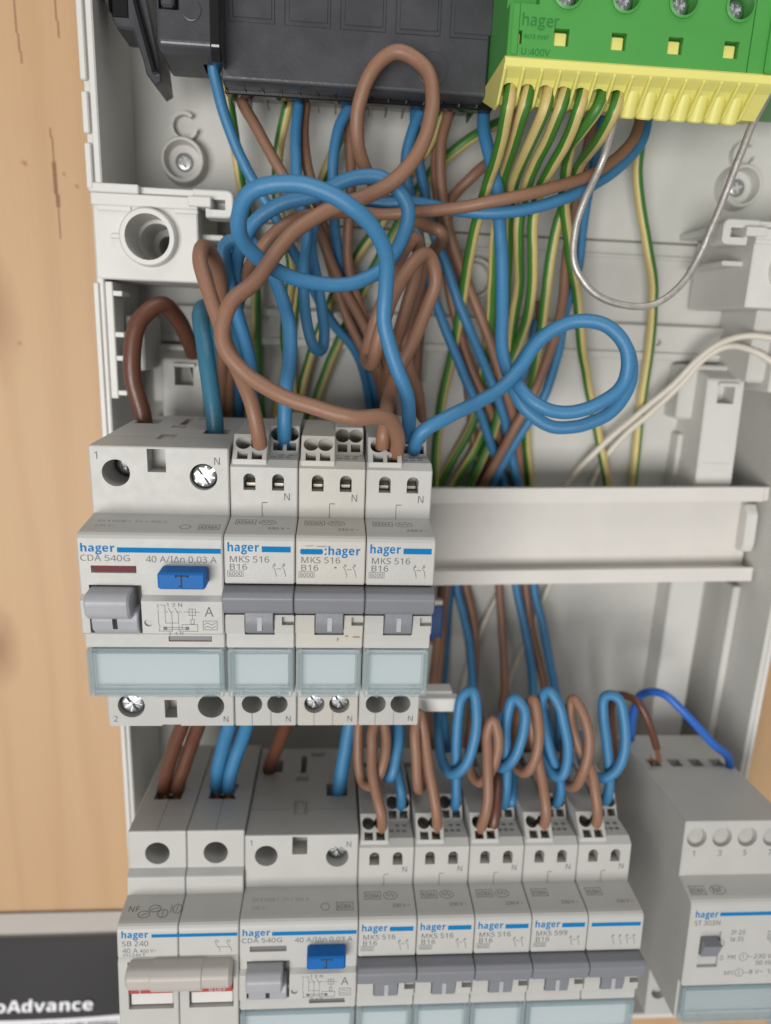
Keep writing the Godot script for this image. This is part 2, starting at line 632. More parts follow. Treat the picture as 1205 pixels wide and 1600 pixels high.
func _ready() -> void:
	# camera
	var cam := Camera3D.new()
	cam.name = "camera"
	add_child(cam)
	cam.transform = Transform3D(Basis(Vector3(0.996812, 0.03959, 0.069268), Vector3(-0.020786, 0.967085, -0.253603), Vector3(-0.077028, 0.251354, 0.964825)), Vector3(60.98, 70.47, 225.08) * MM)
	var lens := CameraAttributesPhysical.new()
	lens.frustum_focal_length = 16.607
	lens.frustum_near = 0.02
	lens.frustum_far = 6.0
	lens.exposure_aperture = 6.0
	lens.frustum_focus_distance = 0.183
	cam.attributes = lens
	cam.current = true
	# the room: soft grey light from all round, daylight from a window at the lower left
	var around := WorldEnvironment.new()
	around.name = "surroundings"
	var env := Environment.new()
	env.background_mode = Environment.BG_COLOR
	env.background_color = linear(0.42, 0.416, 0.412)
	env.background_energy_multiplier = 1.0
	env.tonemap_mode = Environment.TONE_MAPPER_LINEAR
	env.tonemap_exposure = 0.74
	env.sdfgi_enabled = true
	env.ssao_enabled = true
	env.ssil_enabled = true
	around.environment = env
	add_child(around)
	window_light("window_light", Vector3(-0.44, -0.29, 1.60), Vector2(0.9, 0.65), 3.6, linear(1.0, 0.985, 0.96))
	window_light("added_overhead_fill", Vector3(0.25, 1.25, 0.55), Vector2(1.0, 0.7), 0.7, linear(1.0, 0.98, 0.95))  # fill lamp added overhead to brighten the device tops; no real fitting

	dice.seed = 41
	font_plain = SystemFont.new()
	font_plain.font_names = PackedStringArray(["Droid Sans"])
	font_bold = SystemFont.new()
	font_bold.font_names = PackedStringArray(["Droid Sans"])
	font_bold.font_weight = 700
	workshop = Node3D.new()
	workshop.name = "workshop"
	add_child(workshop)
	make_materials()

	build_wall()
	build_box()
	build_rows()
	build_blocks()
	build_cables()
	build_small_things()
	await bake()


func window_light(called: String, at: Vector3, size: Vector2, energy: float, c: Color) -> void:
	var l := AreaLight3D.new()
	l.name = called
	l.area_size = size
	l.light_energy = energy
	l.light_color = c
	l.shadow_enabled = true
	l.area_range = 6.0
	add_child(l)
	l.look_at_from_position(at, Vector3(0.09, 0.0, 0.0), Vector3.UP)


# ---------------------------------------------------------------- wall and box
func build_wall() -> void:
	var s := Shape.new()
	s.box(Vector3(-130, -275, -66), Vector3(290, 225, -46), 1.0)
	for p in s.v:
		s.uv.append(Vector2((p.x + 130.0) / 400.0, (225.0 - p.y) / 500.0))
	var o := MeshInstance3D.new()
	o.name = "wall"
	o.mesh = s.mesh()
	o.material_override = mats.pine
	add_child(o)
	o.set_meta("kind", "structure")
	tag(o, "pine board wall with upright grain behind the open box", "wall")


func build_box() -> void:
	var b := thing("distribution_box", "open light grey plastic distribution box screwed to the pine wall", "electrical box")
	var g: Material = mats.box_plastic
	var w: Material = mats.box_white
	# back: an upper and a lower sheet that meet in a seam
	part(b, "back_panel", boxed(Vector3(-9, 104.4, -44), Vector3(220, 215, -40), 0.5), g)
	part(b, "back_panel", boxed(Vector3(-9, -205, -44), Vector3(220, 104, -40.5), 0.5), g)
	# long raised mounting strips with rims and small holes
	var strip := Shape.new()
	strip.box(Vector3(-4, 62.6, -41), Vector3(206, 75.4, -36.6), 0.5)
	var rim_cut := []
	rim_cut.append(["box", Vector3(101, 69.2, -36.4), Vector3(240, 7.6, 3.4)])
	for x in [26.0, 108.0, 181.0]:
		rim_cut.append(["cyl", Vector3(x, 69.2, -39), 1.2, 8.0])
	part(b, "mounting_strip", solid("mounting_strip", [strip], [], rim_cut), g)
	part(b, "mounting_strip", boxed(Vector3(-4, 98.2, -41), Vector3(206, 99.6, -39.3), 0.3), g)
	# screw bosses with a split ring above
	for spot in [[Vector3(9.7, 121.5, -40), true], [Vector3(202.5, 123.5, -40), true], [Vector3(110.0, 88.6, -40.5), false]]:
		var c: Vector3 = spot[0]
		var boss := Shape.new()
		boss.lathe([Vector2(0, -1), Vector2(7.8, -1), Vector2(7.0, 5.4), Vector2(6.7, 5.8), Vector2(5.9, 5.8), Vector2(5.3, 1.2), Vector2(0, 1.2)], 36, front(c))
		var bm := part(b, "screw_boss", boss.mesh(), g)
		if spot[1]:
			var clip := Shape.new()
			for k in 13:
				var a := deg_to_rad(-60.0 + k * 23.0) + PI / 2 + 0.35
				var a2 := deg_to_rad(-60.0 + (k + 1) * 23.0) + PI / 2 + 0.35
				var o2 := Vector2(c.x + 0.4, c.y + 10.6)
				clip.prism(PackedVector2Array([o2 + Vector2(cos(a), sin(a)) * 3.5, o2 + Vector2(cos(a2), sin(a2)) * 3.5, o2 + Vector2(cos(a2), sin(a2)) * 4.5, o2 + Vector2(cos(a), sin(a)) * 4.5]), -40.5, -36.8, 0.0, "z")
			part(bm, "split_ring", clip.mesh(), g)
			part(bm, "screw", screw_head("pozi", 3.0), mats.steel, front(c + Vector3(0, 0, 2.0)))
	# side walls of the upper half, with a rim of two ridges broken by notches
	for side in [0, 1]:
		var flip := func(x: float) -> float: return x if side == 0 else 211.0 - x
		var slab := func(x0: float, x1: float, y0: float, y1: float, z0: float, z1: float, bv: float) -> ArrayMesh:
			var xa: float = flip.call(x0)
			var xb: float = flip.call(x1)
			return boxed(Vector3(minf(xa, xb), y0, z0), Vector3(maxf(xa, xb), y1, z1), bv)
		var up := part(b, "side_wall", slab.call(-9.2, -6.8, 105.6, 215.0, -43.0, -1.6, 0.4), w if side == 0 else g)
		for seg in [[105.6, 117.6], [120.0, 130.6], [133.4, 215.0]]:
			part(up, "rim", slab.call(-10.4, -8.6, seg[0], seg[1], -10.0, 0.6, 0.35), w)
		part(up, "rim_core", slab.call(-9.9, -8.4, 105.6, 215.0, -12.0, -0.9, 0.2), w)
		part(up, "inner_rim", slab.call(-8.5, -6.4, 105.6, 215.0, -6.0, -0.6, 0.4), w)
		var low := part(b, "side_wall", slab.call(-9.6, -7.4, -204.0, 104.6, -43.0, -0.6, 0.4), w if side == 0 else g)
		part(low, "rim", slab.call(-10.4, -8.8, -204.0, 80.0, -6.0, 0.2, 0.3), w)
		# latch teeth inside the lower wall
		part(low, "latch_rail", slab.call(-7.5, -5.2, 46.0, 80.6, -12.0, -1.2, 0.3), w)
		for y in [76.5, 64.5, 57.5, 47.0]:
			part(low, "latch_tooth", slab.call(-5.3, -2.6, y, y + 1.5, -10.0, -1.4, 0.2), w)
		part(low, "latch_block", slab.call(-5.4, 0.5, 54.0, 71.0, -36.0, -12.0, 0.6), g)
		# floor of the upper half
		part(b, "partition", slab.call(-9.0, 26.5, 105.2, 107.2, -41.0, -2.0, 0.3), w)
		part(b, "partition_edge", slab.call(-10.0, 4.0, 104.9, 107.4, -3.0, 0.4, 0.3), w)
		# tower with a deep screw tube
		var cx: float = flip.call(6.4)
		var tower := Shape.new()
		tower.box(Vector3(minf(flip.call(-9.4), flip.call(20.4)), 81.2, -38), Vector3(maxf(flip.call(-9.4), flip.call(20.4)), 104.4, -0.4), 0.4)
		var tube_ring := Shape.new()
		tube_ring.lathe([Vector2(0, -3), Vector2(8.4, -3), Vector2(8.1, 2.0), Vector2(7.6, 2.5), Vector2(0, 2.5)], 40, front(Vector3(cx, 93.2, 0)))
		var t := part(b, "screw_tower", solid("tower%d" % side, [tower], [["shape", tube_ring]], [["cyl", Vector3(cx, 93.2, -3), 6.4, 16.0], ["cyl", Vector3(cx, 93.2, -14), 5.4, 24.0], ["cyl", Vector3(cx, 93.2, -30), 3.4, 30.0]]), w)
		part(t, "rib", slab.call(-4.6, -1.6, 92.5, 93.9, -1.0, 0.8, 0.3), w)
		part(t, "cover_strip", slab.call(-9.6, 20.6, 101.4, 104.8, -2.0, 0.4, 0.3), w)
		part(t, "cover_tab", slab.call(-8.0, 1.6, 100.0, 101.6, -2.0, 0.2, 0.25), w)
		part(t, "cover_tab", slab.call(13.8, 20.6, 100.2, 101.6, -2.0, 0.2, 0.25), w)
		# hooked latch beside the tower
		var x0: float = flip.call(19.0)
		var x1: float = flip.call(30.6)
		var lo_x := minf(x0, x1)
		var hi_x := maxf(x0, x1)
		var hook := Shape.new()
		hook.prism(rounded([Vector2(lo_x, 99.8), Vector2(hi_x, 99.8), Vector2(hi_x, 107.4), Vector2(lo_x, 107.4)], {1: 2.2, 2: 2.2} if side == 0 else {0: 2.2, 3: 2.2}), -10.0, -1.4, 0.4, "z")
		part(b, "latch_hook", solid("hook%d" % side, [hook], [], [["box", Vector3(flip.call(26.0), 103.4, -2.0), Vector3(4.6, 2.8, 12)], ["box", Vector3(flip.call(20.5), 100.4, -2.0), Vector3(4.2, 4.2, 20)]]), w)
		part(b, "latch_tongue", slab.call(18.0, 24.6, 102.2, 105.0, -7.0, 1.4, 0.3), w)
		part(b, "latch_tongue", slab.call(20.0, 27.0, 94.0, 95.6, -30.0, -6.0, 0.3), g)
		# arm that carries the rail
		var ax0: float = minf(flip.call(3.6), flip.call(17.4))
		var arm := Shape.new()
		arm.prism(rounded([Vector2(-41, 14), Vector2(-41, 60), Vector2(-29, 60), Vector2(-21.5, 57.5), Vector2(-19.5, 20), Vector2(-24, 14)], {3: 1.5}), ax0, ax0 + 13.8, 0.5)
		var am := part(b, "rail_arm", solid("arm%d" % side, [arm], [], [["box", Vector3(ax0 + 7.2, 52.0, -22), Vector3(6.2, 6.0, 14)], ["box", Vector3(ax0 + 7.2, 37.0, -19.6), Vector3(9.4, 19.0, 1.4)]]), w if side == 1 else g)
		part(am, "lip", boxed(Vector3(ax0 + 3.6, 55.2, -23), Vector3(ax0 + 11.2, 56.4, -19.6), 0.3), w if side == 1 else g)
		part(b, "arm_base", boxed(Vector3(minf(flip.call(-3), flip.call(19)), 10, -41), Vector3(maxf(flip.call(-3), flip.call(19)), 36, -34), 0.6), g)
		part(b, "arm_base", boxed(Vector3(minf(flip.call(-2), flip.call(23)), 42, -41), Vector3(maxf(flip.call(-2), flip.call(23)), 62, -30), 0.8), g)
		if side == 1:
			part(b, "lower_post", boxed(Vector3(minf(flip.call(2), flip.call(15.6)), -200, -41), Vector3(maxf(flip.call(2), flip.call(15.6)), -14, -29), 0.6), w)
		if side == 1:
			part(b, "wall_step", slab.call(-7.4, -4.6, -204.0, -20.0, -41.0, -20.0, 0.5), g)
	part(b, "bottom_wall", boxed(Vector3(-9.6, -206, -43), Vector3(220.6, -203.4, -0.6), 0.4), w)
	part(b, "wire_entry", boxed(Vector3(204.6, 57, -40), Vector3(218, 82, -16), 1.0), g)
	# din rails
	for r in [[Vector3(99, 0.4, 0), 1.6, -14.0, 224.0], [Vector3(99, -126.0, -2), -0.4, -12.0, 224.0]]:
		var prof := PackedVector2Array([Vector2(-13, 16.8), Vector2(-13, 11.6), Vector2(-14.2, 11.6), Vector2(-14.2, 13.2), Vector2(-20.5, 13.2), Vector2(-20.5, -15.0), Vector2(-14.0, -15.0), Vector2(-14.0, -13.6), Vector2(-13, -13.6), Vector2(-13, -18.8), Vector2(-15.4, -18.8), Vector2(-15.4, -17.0), Vector2(-22.5, -17.0), Vector2(-22.5, 15.2), Vector2(-15.4, 15.2), Vector2(-15.4, 16.8)])
		var xf := Transform3D(Basis(Vector3(0, 0, 1), deg_to_rad(r[1])), r[0])
		part(b, "din_rail", prismed(prof, r[2] - 91.0, r[3] - 106.0, 0.3), mats.rail_plastic, xf)
		if r[0].y > -10:
			var clip := rounded([Vector2(-20.5, -9), Vector2(-15.6, -8), Vector2(-14.6, -5), Vector2(-14.8, 6), Vector2(-17, 9.5), Vector2(-20.5, 10)], {2: 1.0, 3: 1.0})
			part(b, "rail_lip", boxed(Vector3(118.0, 11.8, -15.2), Vector3(119.6, 16.9, -12.9), 0.3), mats.rail_plastic, xf)
			part(b, "rail_stop", prismed(clip, 114.0, 118.4, 0.8), w, xf)


func screw_head(kind: String, r: float) -> ArrayMesh:
	var s := Shape.new()
	s.lathe([Vector2(0, -2.5), Vector2(r, -2.5), Vector2(r, -0.7), Vector2(r * 0.93, -0.38), Vector2(r * 0.75, -0.14), Vector2(r * 0.45, -0.02), Vector2(0, 0.0)], 36, Transform3D())
	var cut := []
	if kind == "pozi":
		for a in [0.3, 0.3 + PI / 2]:
			cut.append(["box", Vector3(0, -0.2, 0), Vector3(r * 1.25, 2.4, r * 0.34), Basis(Vector3.UP, a)])
		for a in [0.3 + PI / 4, 0.3 + PI * 0.75]:
			cut.append(["box", Vector3(0, 0, 0), Vector3(r * 1.1, 0.5, r * 0.12), Basis(Vector3.UP, a)])
	else:
		cut.append(["box", Vector3(0, 0, 0), Vector3(r * 3.0, 2.0, r * 0.3), Basis(Vector3.UP, 0.6)])
		cut.append(["box", Vector3(0, 0, 0), Vector3(r * 1.6, 2.6, r * 0.3), Basis(Vector3.UP, 0.6 + PI / 2)])
		for a in [0.6 + PI / 4, 0.6 + PI * 0.75]:
			cut.append(["box", Vector3(0, 0.1, 0), Vector3(r * 1.7, 0.9, r * 0.16), Basis(Vector3.UP, a)])
	return solid("screw%s%s" % [kind, r], [s], [], cut)


# ---------------------------------------------------------------- the two rows of devices
func row_at(row: int, x: float) -> Transform3D:
	var a := deg_to_rad(1.27 if row == 0 else -4.2)
	var r := deg_to_rad(0.11 if row == 0 else -0.12)
	var m := Basis(Vector3(0, 0, 1), r) * Basis(Vector3(1, 0, 0), a)
	var o := Vector3(43, 0, 0) if row == 0 else Vector3(44.73, -124.55, -2.38)
	return Transform3D(m, (o + m * Vector3(x - 43.0, 0, 0)) * MM)


func device(called: String, label: String, category: String, group: String, row: int, x: float) -> Node3D:
	return thing(called, label, category, group, row_at(row, x))


# side profile as (z, y): terminals behind, a nose 45 mm high in front
func side_profile(top: float, nose: float, extra := true) -> PackedVector2Array:
	var p := [Vector2(-8, -38), Vector2(-8, top), Vector2(44, top), Vector2(44, 22.6), Vector2(nose, 21.3)]
	var r := {2: 0.6, 4: 2.2}
	if extra:
		p.append_array([Vector2(nose, 5.6), Vector2(nose - 0.15, 5.5), Vector2(nose + 1.2, 4.4), Vector2(nose + 1.2, -4.2), Vector2(nose - 0.4, -4.9), Vector2(nose - 0.2, -5.2)])
	p.append_array([Vector2(nose - 0.2, -8.7), Vector2(nose - 2.2, -8.9), Vector2(nose - 2.2, -22.4), Vector2(nose - 3.0, -23.4), Vector2(44, -24.0), Vector2(44, -39.6), Vector2(40, -40)])
	return rounded(p, r)


func label_cover(o: Node3D, x0: float, x1: float, z: float) -> void:
	var w := x1 - x0
	var at := Transform3D(Basis(), Vector3(x0, 0, z))
	part(o, "label_paper", boxed(Vector3(1.6, -20.6, -2.4), Vector3(w - 1.6, -10.8, -2.0), 0.1), mats.cover_paper, at)
	var shell := Shape.new()
	shell.box(Vector3(0.15, -22.6, -1.7), Vector3(w - 0.15, -8.95, 1.0), 0.55)
	var c := part(o, "label_cover", solid("cover%s" % w, [shell], [], [["box", Vector3(w / 2, -15.4, -1.5), Vector3(w - 2.6, 10.0, 2.8)], ["box", Vector3(w / 2, -21.5, -1.5), Vector3(w - 3.0, 1.2, 2.4)]]), mats.clear_cover, at)
	for e in [[0.32, 0.8], [1.3, 1.55], [w - 1.55, w - 1.3], [w - 0.8, w - 0.32]]:
		part(c, "cover_edge", boxed(Vector3(e[0], -22.2, -1.3), Vector3(e[1], -9.4, 0.5), 0.15), mats.cover_edge)
	for e in [[-22.3, -21.9], [-20.9, -20.5], [-10.4, -10.2], [-9.5, -9.15]]:
		part(c, "cover_edge", boxed(Vector3(1.6, e[0], -1.3), Vector3(w - 1.6, e[1], 0.55), 0.12), mats.cover_edge)
	for hx in [w * 0.22, w * 0.78]:
		part(c, "hinge", boxed(Vector3(hx - 0.5, -22.5, -1.5), Vector3(hx + 0.5, -20.7, 1.35), 0.3), mats.clear_cover)


func stripe(o: Node3D, x0: float, x1: float, y0: float, y1: float, z: float) -> void:
	part(o, "stripe", boxed(Vector3(x0, y0, z - 0.1), Vector3(x1, y1, z + 0.04), 0.02), mats.print_blue)


# printing that lies on the sloping top of a nose: x, distance up the slope
func slope_frame(nose: float) -> Transform3D:
	var a := Vector3(0, 21.5, nose - 2.0)
	var b := Vector3(0, 22.6, 44.0)
	var up := (b - a).normalized()
	return Transform3D(Basis(Vector3(1, 0, 0), up, Vector3(1, 0, 0).cross(up)), a)


func approval_marks(o: Node3D, x: float, dist: float, oval: bool, nose: float) -> void:
	var f := slope_frame(nose)
	var m: Material = mats.print_grey
	text(o, "KEMA", f * Vector3(x + 0.45, dist, 0), 1.7, m, false, 4.1, f.basis)
	lines(o, "approval_frame", [rect(x, dist - 0.5, x + 5.0, dist + 2.3)], 0.0, 0.18, m, f)
	if oval:
		lines(o, "approval_oval", [arc(Vector2(x + 8.0, dist + 0.8), 2.2, 1.5), [Vector2(x + 6.6, dist + 0.3), Vector2(x + 7.0, dist + 1.6), Vector2(x + 7.6, dist + 0.4), Vector2(x + 8.2, dist + 1.6), Vector2(x + 8.8, dist + 0.3), Vector2(x + 9.4, dist + 1.4)]], 0.0, 0.16, m, f)


func terminal_screws(o: Node3D, spots: Array) -> void:
	for s in spots:
		part(o, "terminal_screw", screw_head(s[2], s[1]), mats.steel, front(s[0]))


func residual_breaker(row: int, x: float, label: String) -> void:
	var o := device("residual_current_breaker", label, "circuit breaker", "residual current breakers", row, x)
	var body := Shape.new()
	body.prism(side_profile(40.3, 57.0), 0.12, 34.88, 0.35)
	var cut := [
		["cyl", Vector3(6.6, 33.3, 40), 3.5, 28.0], ["cyl", Vector3(28.4, 32.7, 40), 3.5, 28.0], ["box", Vector3(16.8, 36.7, 42), Vector3(4.6, 6.0, 8.0)],
		["box", Vector3(5.4, 40, 4.2), Vector3(7.0, 14, 8.0)], ["box", Vector3(28.2, 40, 19.5), Vector3(7.0, 14, 7.5)],
		["box", Vector3(16.4, 40, 3.0), Vector3(2.0, 8, 12.0)], ["box", Vector3(16.2, 41, 12.6), Vector3(4.2, 3.4, 3.6)], ["box", Vector3(21.5, 41, -3.4), Vector3(5.0, 3.0, 3.0)],
		["box", Vector3(16.4, 41, 29.5), Vector3(4.4, 3.2, 8.0)], ["box", Vector3(25.8, 40.3, 30.6), Vector3(18.6, 0.5, 0.35)], ["box", Vector3(6.8, 40.3, 30.6), Vector3(13.6, 0.5, 0.35)],
		["cyl", Vector3(6.6, -33.2, 40), 3.7, 28.0], ["cyl", Vector3(28.5, -33.4, 40), 3.7, 28.0], ["box", Vector3(17.4, -34.2, 42), Vector3(3.4, 5.6, 7.0)], ["box", Vector3(17.4, -40, 42), Vector3(5.2, 1.6, 8)],
		["box", Vector3(8.5, 12.2, 57), Vector3(10.8, 1.9, 1.5)], ["box", Vector3(8.6, 1.6, 57), Vector3(12.6, 13.0, 7)], ["box", Vector3(26.2, -6.4, 57), Vector3(10.8, 1.5, 1.6)], ["cyl", Vector3(16.4, -1.4, 58.2), 1.0, 1.2],
	]
	part(o, "housing", solid("rcd_housing", [body], [], cut), mats.plastic)
	part(o, "slot_tab", boxed(Vector3(14.9, 38.2, 26.6), Vector3(17.9, 39.8, 31.0), 0.3), mats.plastic)
	part(o, "slot_tab", boxed(Vector3(14.4, 38.6, 12.0), Vector3(18.0, 39.4, 14.2), 0.3), mats.plastic)
	terminal_screws(o, [[Vector3(6.6, 33.3, 34.0), 2.9, "pozi"], [Vector3(28.4, 32.7, 43.0 if row == 0 else 40.5), 3.05, "cross"], [Vector3(6.6, -33.2, 43.0), 3.1, "cross"], [Vector3(28.5, -33.4, 32.0), 2.9, "pozi"]])
	part(o, "indicator_window", boxed(Vector3(3.3, 11.4, 56.0), Vector3(13.7, 13.0, 56.5), 0.1), mats.window_red if row == 0 else mats.window_grey)
	part(o, "indicator_window", boxed(Vector3(21.0, -7.0, 56.0), Vector3(31.4, -5.8, 56.4), 0.1), mats.window_grey)
	# switch handle in its slot
	var grey: Material = mats.light_grey_handle
	var h := part(o, "handle", prismed(rounded([Vector2(54, 7.7), Vector2(60.6, 7.5), Vector2(62.6, 5.9), Vector2(61.9, 1.6), Vector2(59.2, 0.0), Vector2(54, -0.4)], {1: 1.2, 2: 1.0, 3: 1.0}), 2.4, 13.0, 0.5), grey)
	var lever := Shape.new()
	lever.prism(rounded([Vector2(54, 2.0), Vector2(58.8, 1.6), Vector2(59.4, -0.6), Vector2(58.9, -3.4), Vector2(57.2, -4.6), Vector2(54, -4.0)], {1: 0.8, 3: 0.8}), 3.0, 14.2, 0.3)
	part(h, "lever", solid("rcd_lever", [lever], [], [["box", Vector3(8.6, -1.2, 59.2), Vector3(1.2, 3.2, 1.6)]]), grey)
	part(h, "mark", boxed(Vector3(8.1, -2.7, 58.0), Vector3(9.1, 0.3, 58.5), 0.05), mats.dark_inside)
	# test button
	var bt := part(o, "test_button", boxed(Vector3(20.0, 9.0, 54.0), Vector3(31.3, 13.3, 62.0), 0.5), mats.button_blue)
	lines(bt, "letter", [[Vector2(24.4, 12.3), Vector2(24.4, 12.6), Vector2(27.2, 12.6), Vector2(27.2, 12.3)], [Vector2(25.7, 12.6), Vector2(25.7, 9.9)], [Vector2(25.7, 9.9), Vector2(25.2, 9.9)]], 62.0, 0.35, mats.dark_inside)
	# print
	var g: Material = mats.print_grey
	text(o, "hager", Vector3(1.0, 16.7, 57.0), 2.0, mats.print_blue, true, 8.0)
	stripe(o, 9.6, 34.4, 16.6, 17.9, 57.0)
	text(o, "CDA 540G", Vector3(0.8, 14.35, 57.0), 1.55, g, false, 11.7)
	text(o, "40 A/I∆n 0,03 A", Vector3(16.3, 14.2, 57.0), 1.6, g, false, 17.0)
	text(o, "1", Vector3(1.6, 36.8, 44.0), 1.9, g)
	text(o, "N", Vector3(31.2, 36.0, 44.0), 1.9, g)
	text(o, "2", Vector3(1.6, -38.2, 44.0), 1.8, g)
	text(o, "N", Vector3(31.9, -38.4, 44.0), 1.8, g)
	var f := slope_frame(57.0)
	text(o, "EN 61008-1  Im = 500 A", f * Vector3(3.0, 5.4, 0), 1.3, mats.print_pale, false, 17.0, f.basis)
	text(o, "230 V~", f * Vector3(3.0, 2.4, 0), 1.3, mats.print_pale, false, 5.0, f.basis)
	lines(o, "approval_hexagon", [arc(Vector2(25.0, 3.0), 1.4, 1.4, 0, 360, 6)], 0.0, 0.16, g, f)
	approval_marks(o, 28.4, 2.2, false, 57.0)
	text(o, "A", Vector3(30.2, 0.4, 58.2), 2.6, g)
	var d := [rect(29.8, -3.2, 33.2, -0.8)]
	for y in [-1.6, -2.5]:
		d.append([Vector2(30.1, y - 0.2), Vector2(30.7, y + 0.25), Vector2(31.4, y), Vector2(32.0, y - 0.25), Vector2(32.8, y + 0.3)])
	lines(o, "wave_symbol", d, 58.2, 0.14, g)
	lines(o, "circuit_diagram", [
		[Vector2(19.6, 3.4), Vector2(20.6, 3.4), Vector2(20.6, -1.4), Vector2(23.6, -1.4)], [Vector2(18.9, 2.2), Vector2(18.9, -1.6), Vector2(19.2, -2.4), Vector2(18.9, -3.6), Vector2(22.2, -3.6)],
		[Vector2(21.4, 2.6), Vector2(22.2, 1.0), Vector2(22.2, -3.6)], [Vector2(23.0, 2.6), Vector2(23.8, 1.0), Vector2(23.8, -3.6), Vector2(28.4, -3.6), Vector2(28.4, -1.8), Vector2(24.6, -1.8), Vector2(24.6, -3.0)],
		[Vector2(20.6, 1.6), Vector2(21.2, 1.6)], [Vector2(21.9, 1.6), Vector2(22.6, 1.6)], [Vector2(23.4, 1.6), Vector2(24.6, 1.6)], [Vector2(25.2, 1.6), Vector2(26.4, 1.6), Vector2(28.9, 1.6)],
		rect(26.4, 0.7, 28.0, 2.4), [Vector2(27.2, 2.4), Vector2(27.2, -0.2)], rect(26.8, -1.6, 27.6, -0.4), [Vector2(20.0, -2.6), Vector2(25.8, -2.6)], [Vector2(20.0, -3.1), Vector2(25.8, -3.1)],
	], 58.2, 0.13, g)
	for b in [20.0, 25.4]:
		part(o, "diagram_coil", boxed(Vector3(b, -3.3, 58.15), Vector3(b + 0.9, -2.4, 58.24), 0.02), g)
	text(o, "T", Vector3(18.6, 2.6, 58.2), 0.9, g)
	text(o, "1 3 N", Vector3(21.0, 3.0, 58.2), 1.0, g, false, 3.8)
	text(o, "2  4 N", Vector3(21.2, -4.6, 58.2), 0.8, g, false, 3.6)
	label_cover(o, 0.2, 34.8, 57.0)


func clamp_top(x: float) -> Array:
	# [solids to add, solids to cut] for the plug-in terminals on top of a single breaker
	var add := []
	var cut := []
	var blk := Shape.new()
	blk.prism(PackedVector2Array([Vector2(10, 30), Vector2(10, 43.0), Vector2(37.5, 43.0), Vector2(43.2, 37.4), Vector2(43.2, 30)]), x + 0.5, x + 9.4, 0.25)
	add.append(["shape", blk])
	var nb := Shape.new()
	nb.prism(PackedVector2Array([Vector2(2, 30), Vector2(2, 44.0), Vector2(28.5, 44.0), Vector2(33.0, 37.2), Vector2(33.0, 30)]), x + 9.2, x + 17.1, 0.25)
	add.append(["shape", nb])
	var tilt := Basis(Vector3(1, 0, 0), PI / 4)            # local y along (0, 0.7, 0.7)
	var tilt_n := Basis(Vector3(1, 0, 0), deg_to_rad(57.0))
	for hx in [3.1, 6.8]:
		cut.append(["cyl", Vector3(x + hx, 41.2, 39.6), 2.0, 18.0, tilt])
		cut.append(["box", Vector3(x + hx, 38.2, 42.0), Vector3(2.7, 9.0, 2.5), tilt])
	for hx in [11.4, 15.0]:
		cut.append(["cyl", Vector3(x + hx, 42.0, 30.0), 2.0, 18.0, tilt_n])
		cut.append(["box", Vector3(x + hx, 38.9, 32.0), Vector3(2.6, 9.0, 2.3), tilt_n])
	for v in [[12.6, 35.2], [15.0, 35.2], [10.6, 38.0], [12.6, 38.0], [14.6, 38.0]]:
		cut.append(["box", Vector3(x + v[0], 37.0, v[1]), Vector3(1.35, 5, 1.4)])
	return [add, cut]


func breaker_profile() -> PackedVector2Array:
	var p := [Vector2(-8, -38), Vector2(-8, 40.4), Vector2(2.5, 40.4), Vector2(2.5, 37.2), Vector2(41.6, 37.2), Vector2(44, 35.6), Vector2(44, 22.6), Vector2(57, 21.3), Vector2(57, 8.9), Vector2(54, 8.7), Vector2(54, 1.0),
		Vector2(57.8, 0.8), Vector2(58.3, -1.0), Vector2(57.9, -4.4), Vector2(56.6, -5.0), Vector2(56.8, -8.7), Vector2(54.8, -8.9), Vector2(54.8, -22.4), Vector2(54.0, -23.4), Vector2(44, -24), Vector2(44, -39.6), Vector2(40, -40)]
	return rounded(p, {7: 2.2})


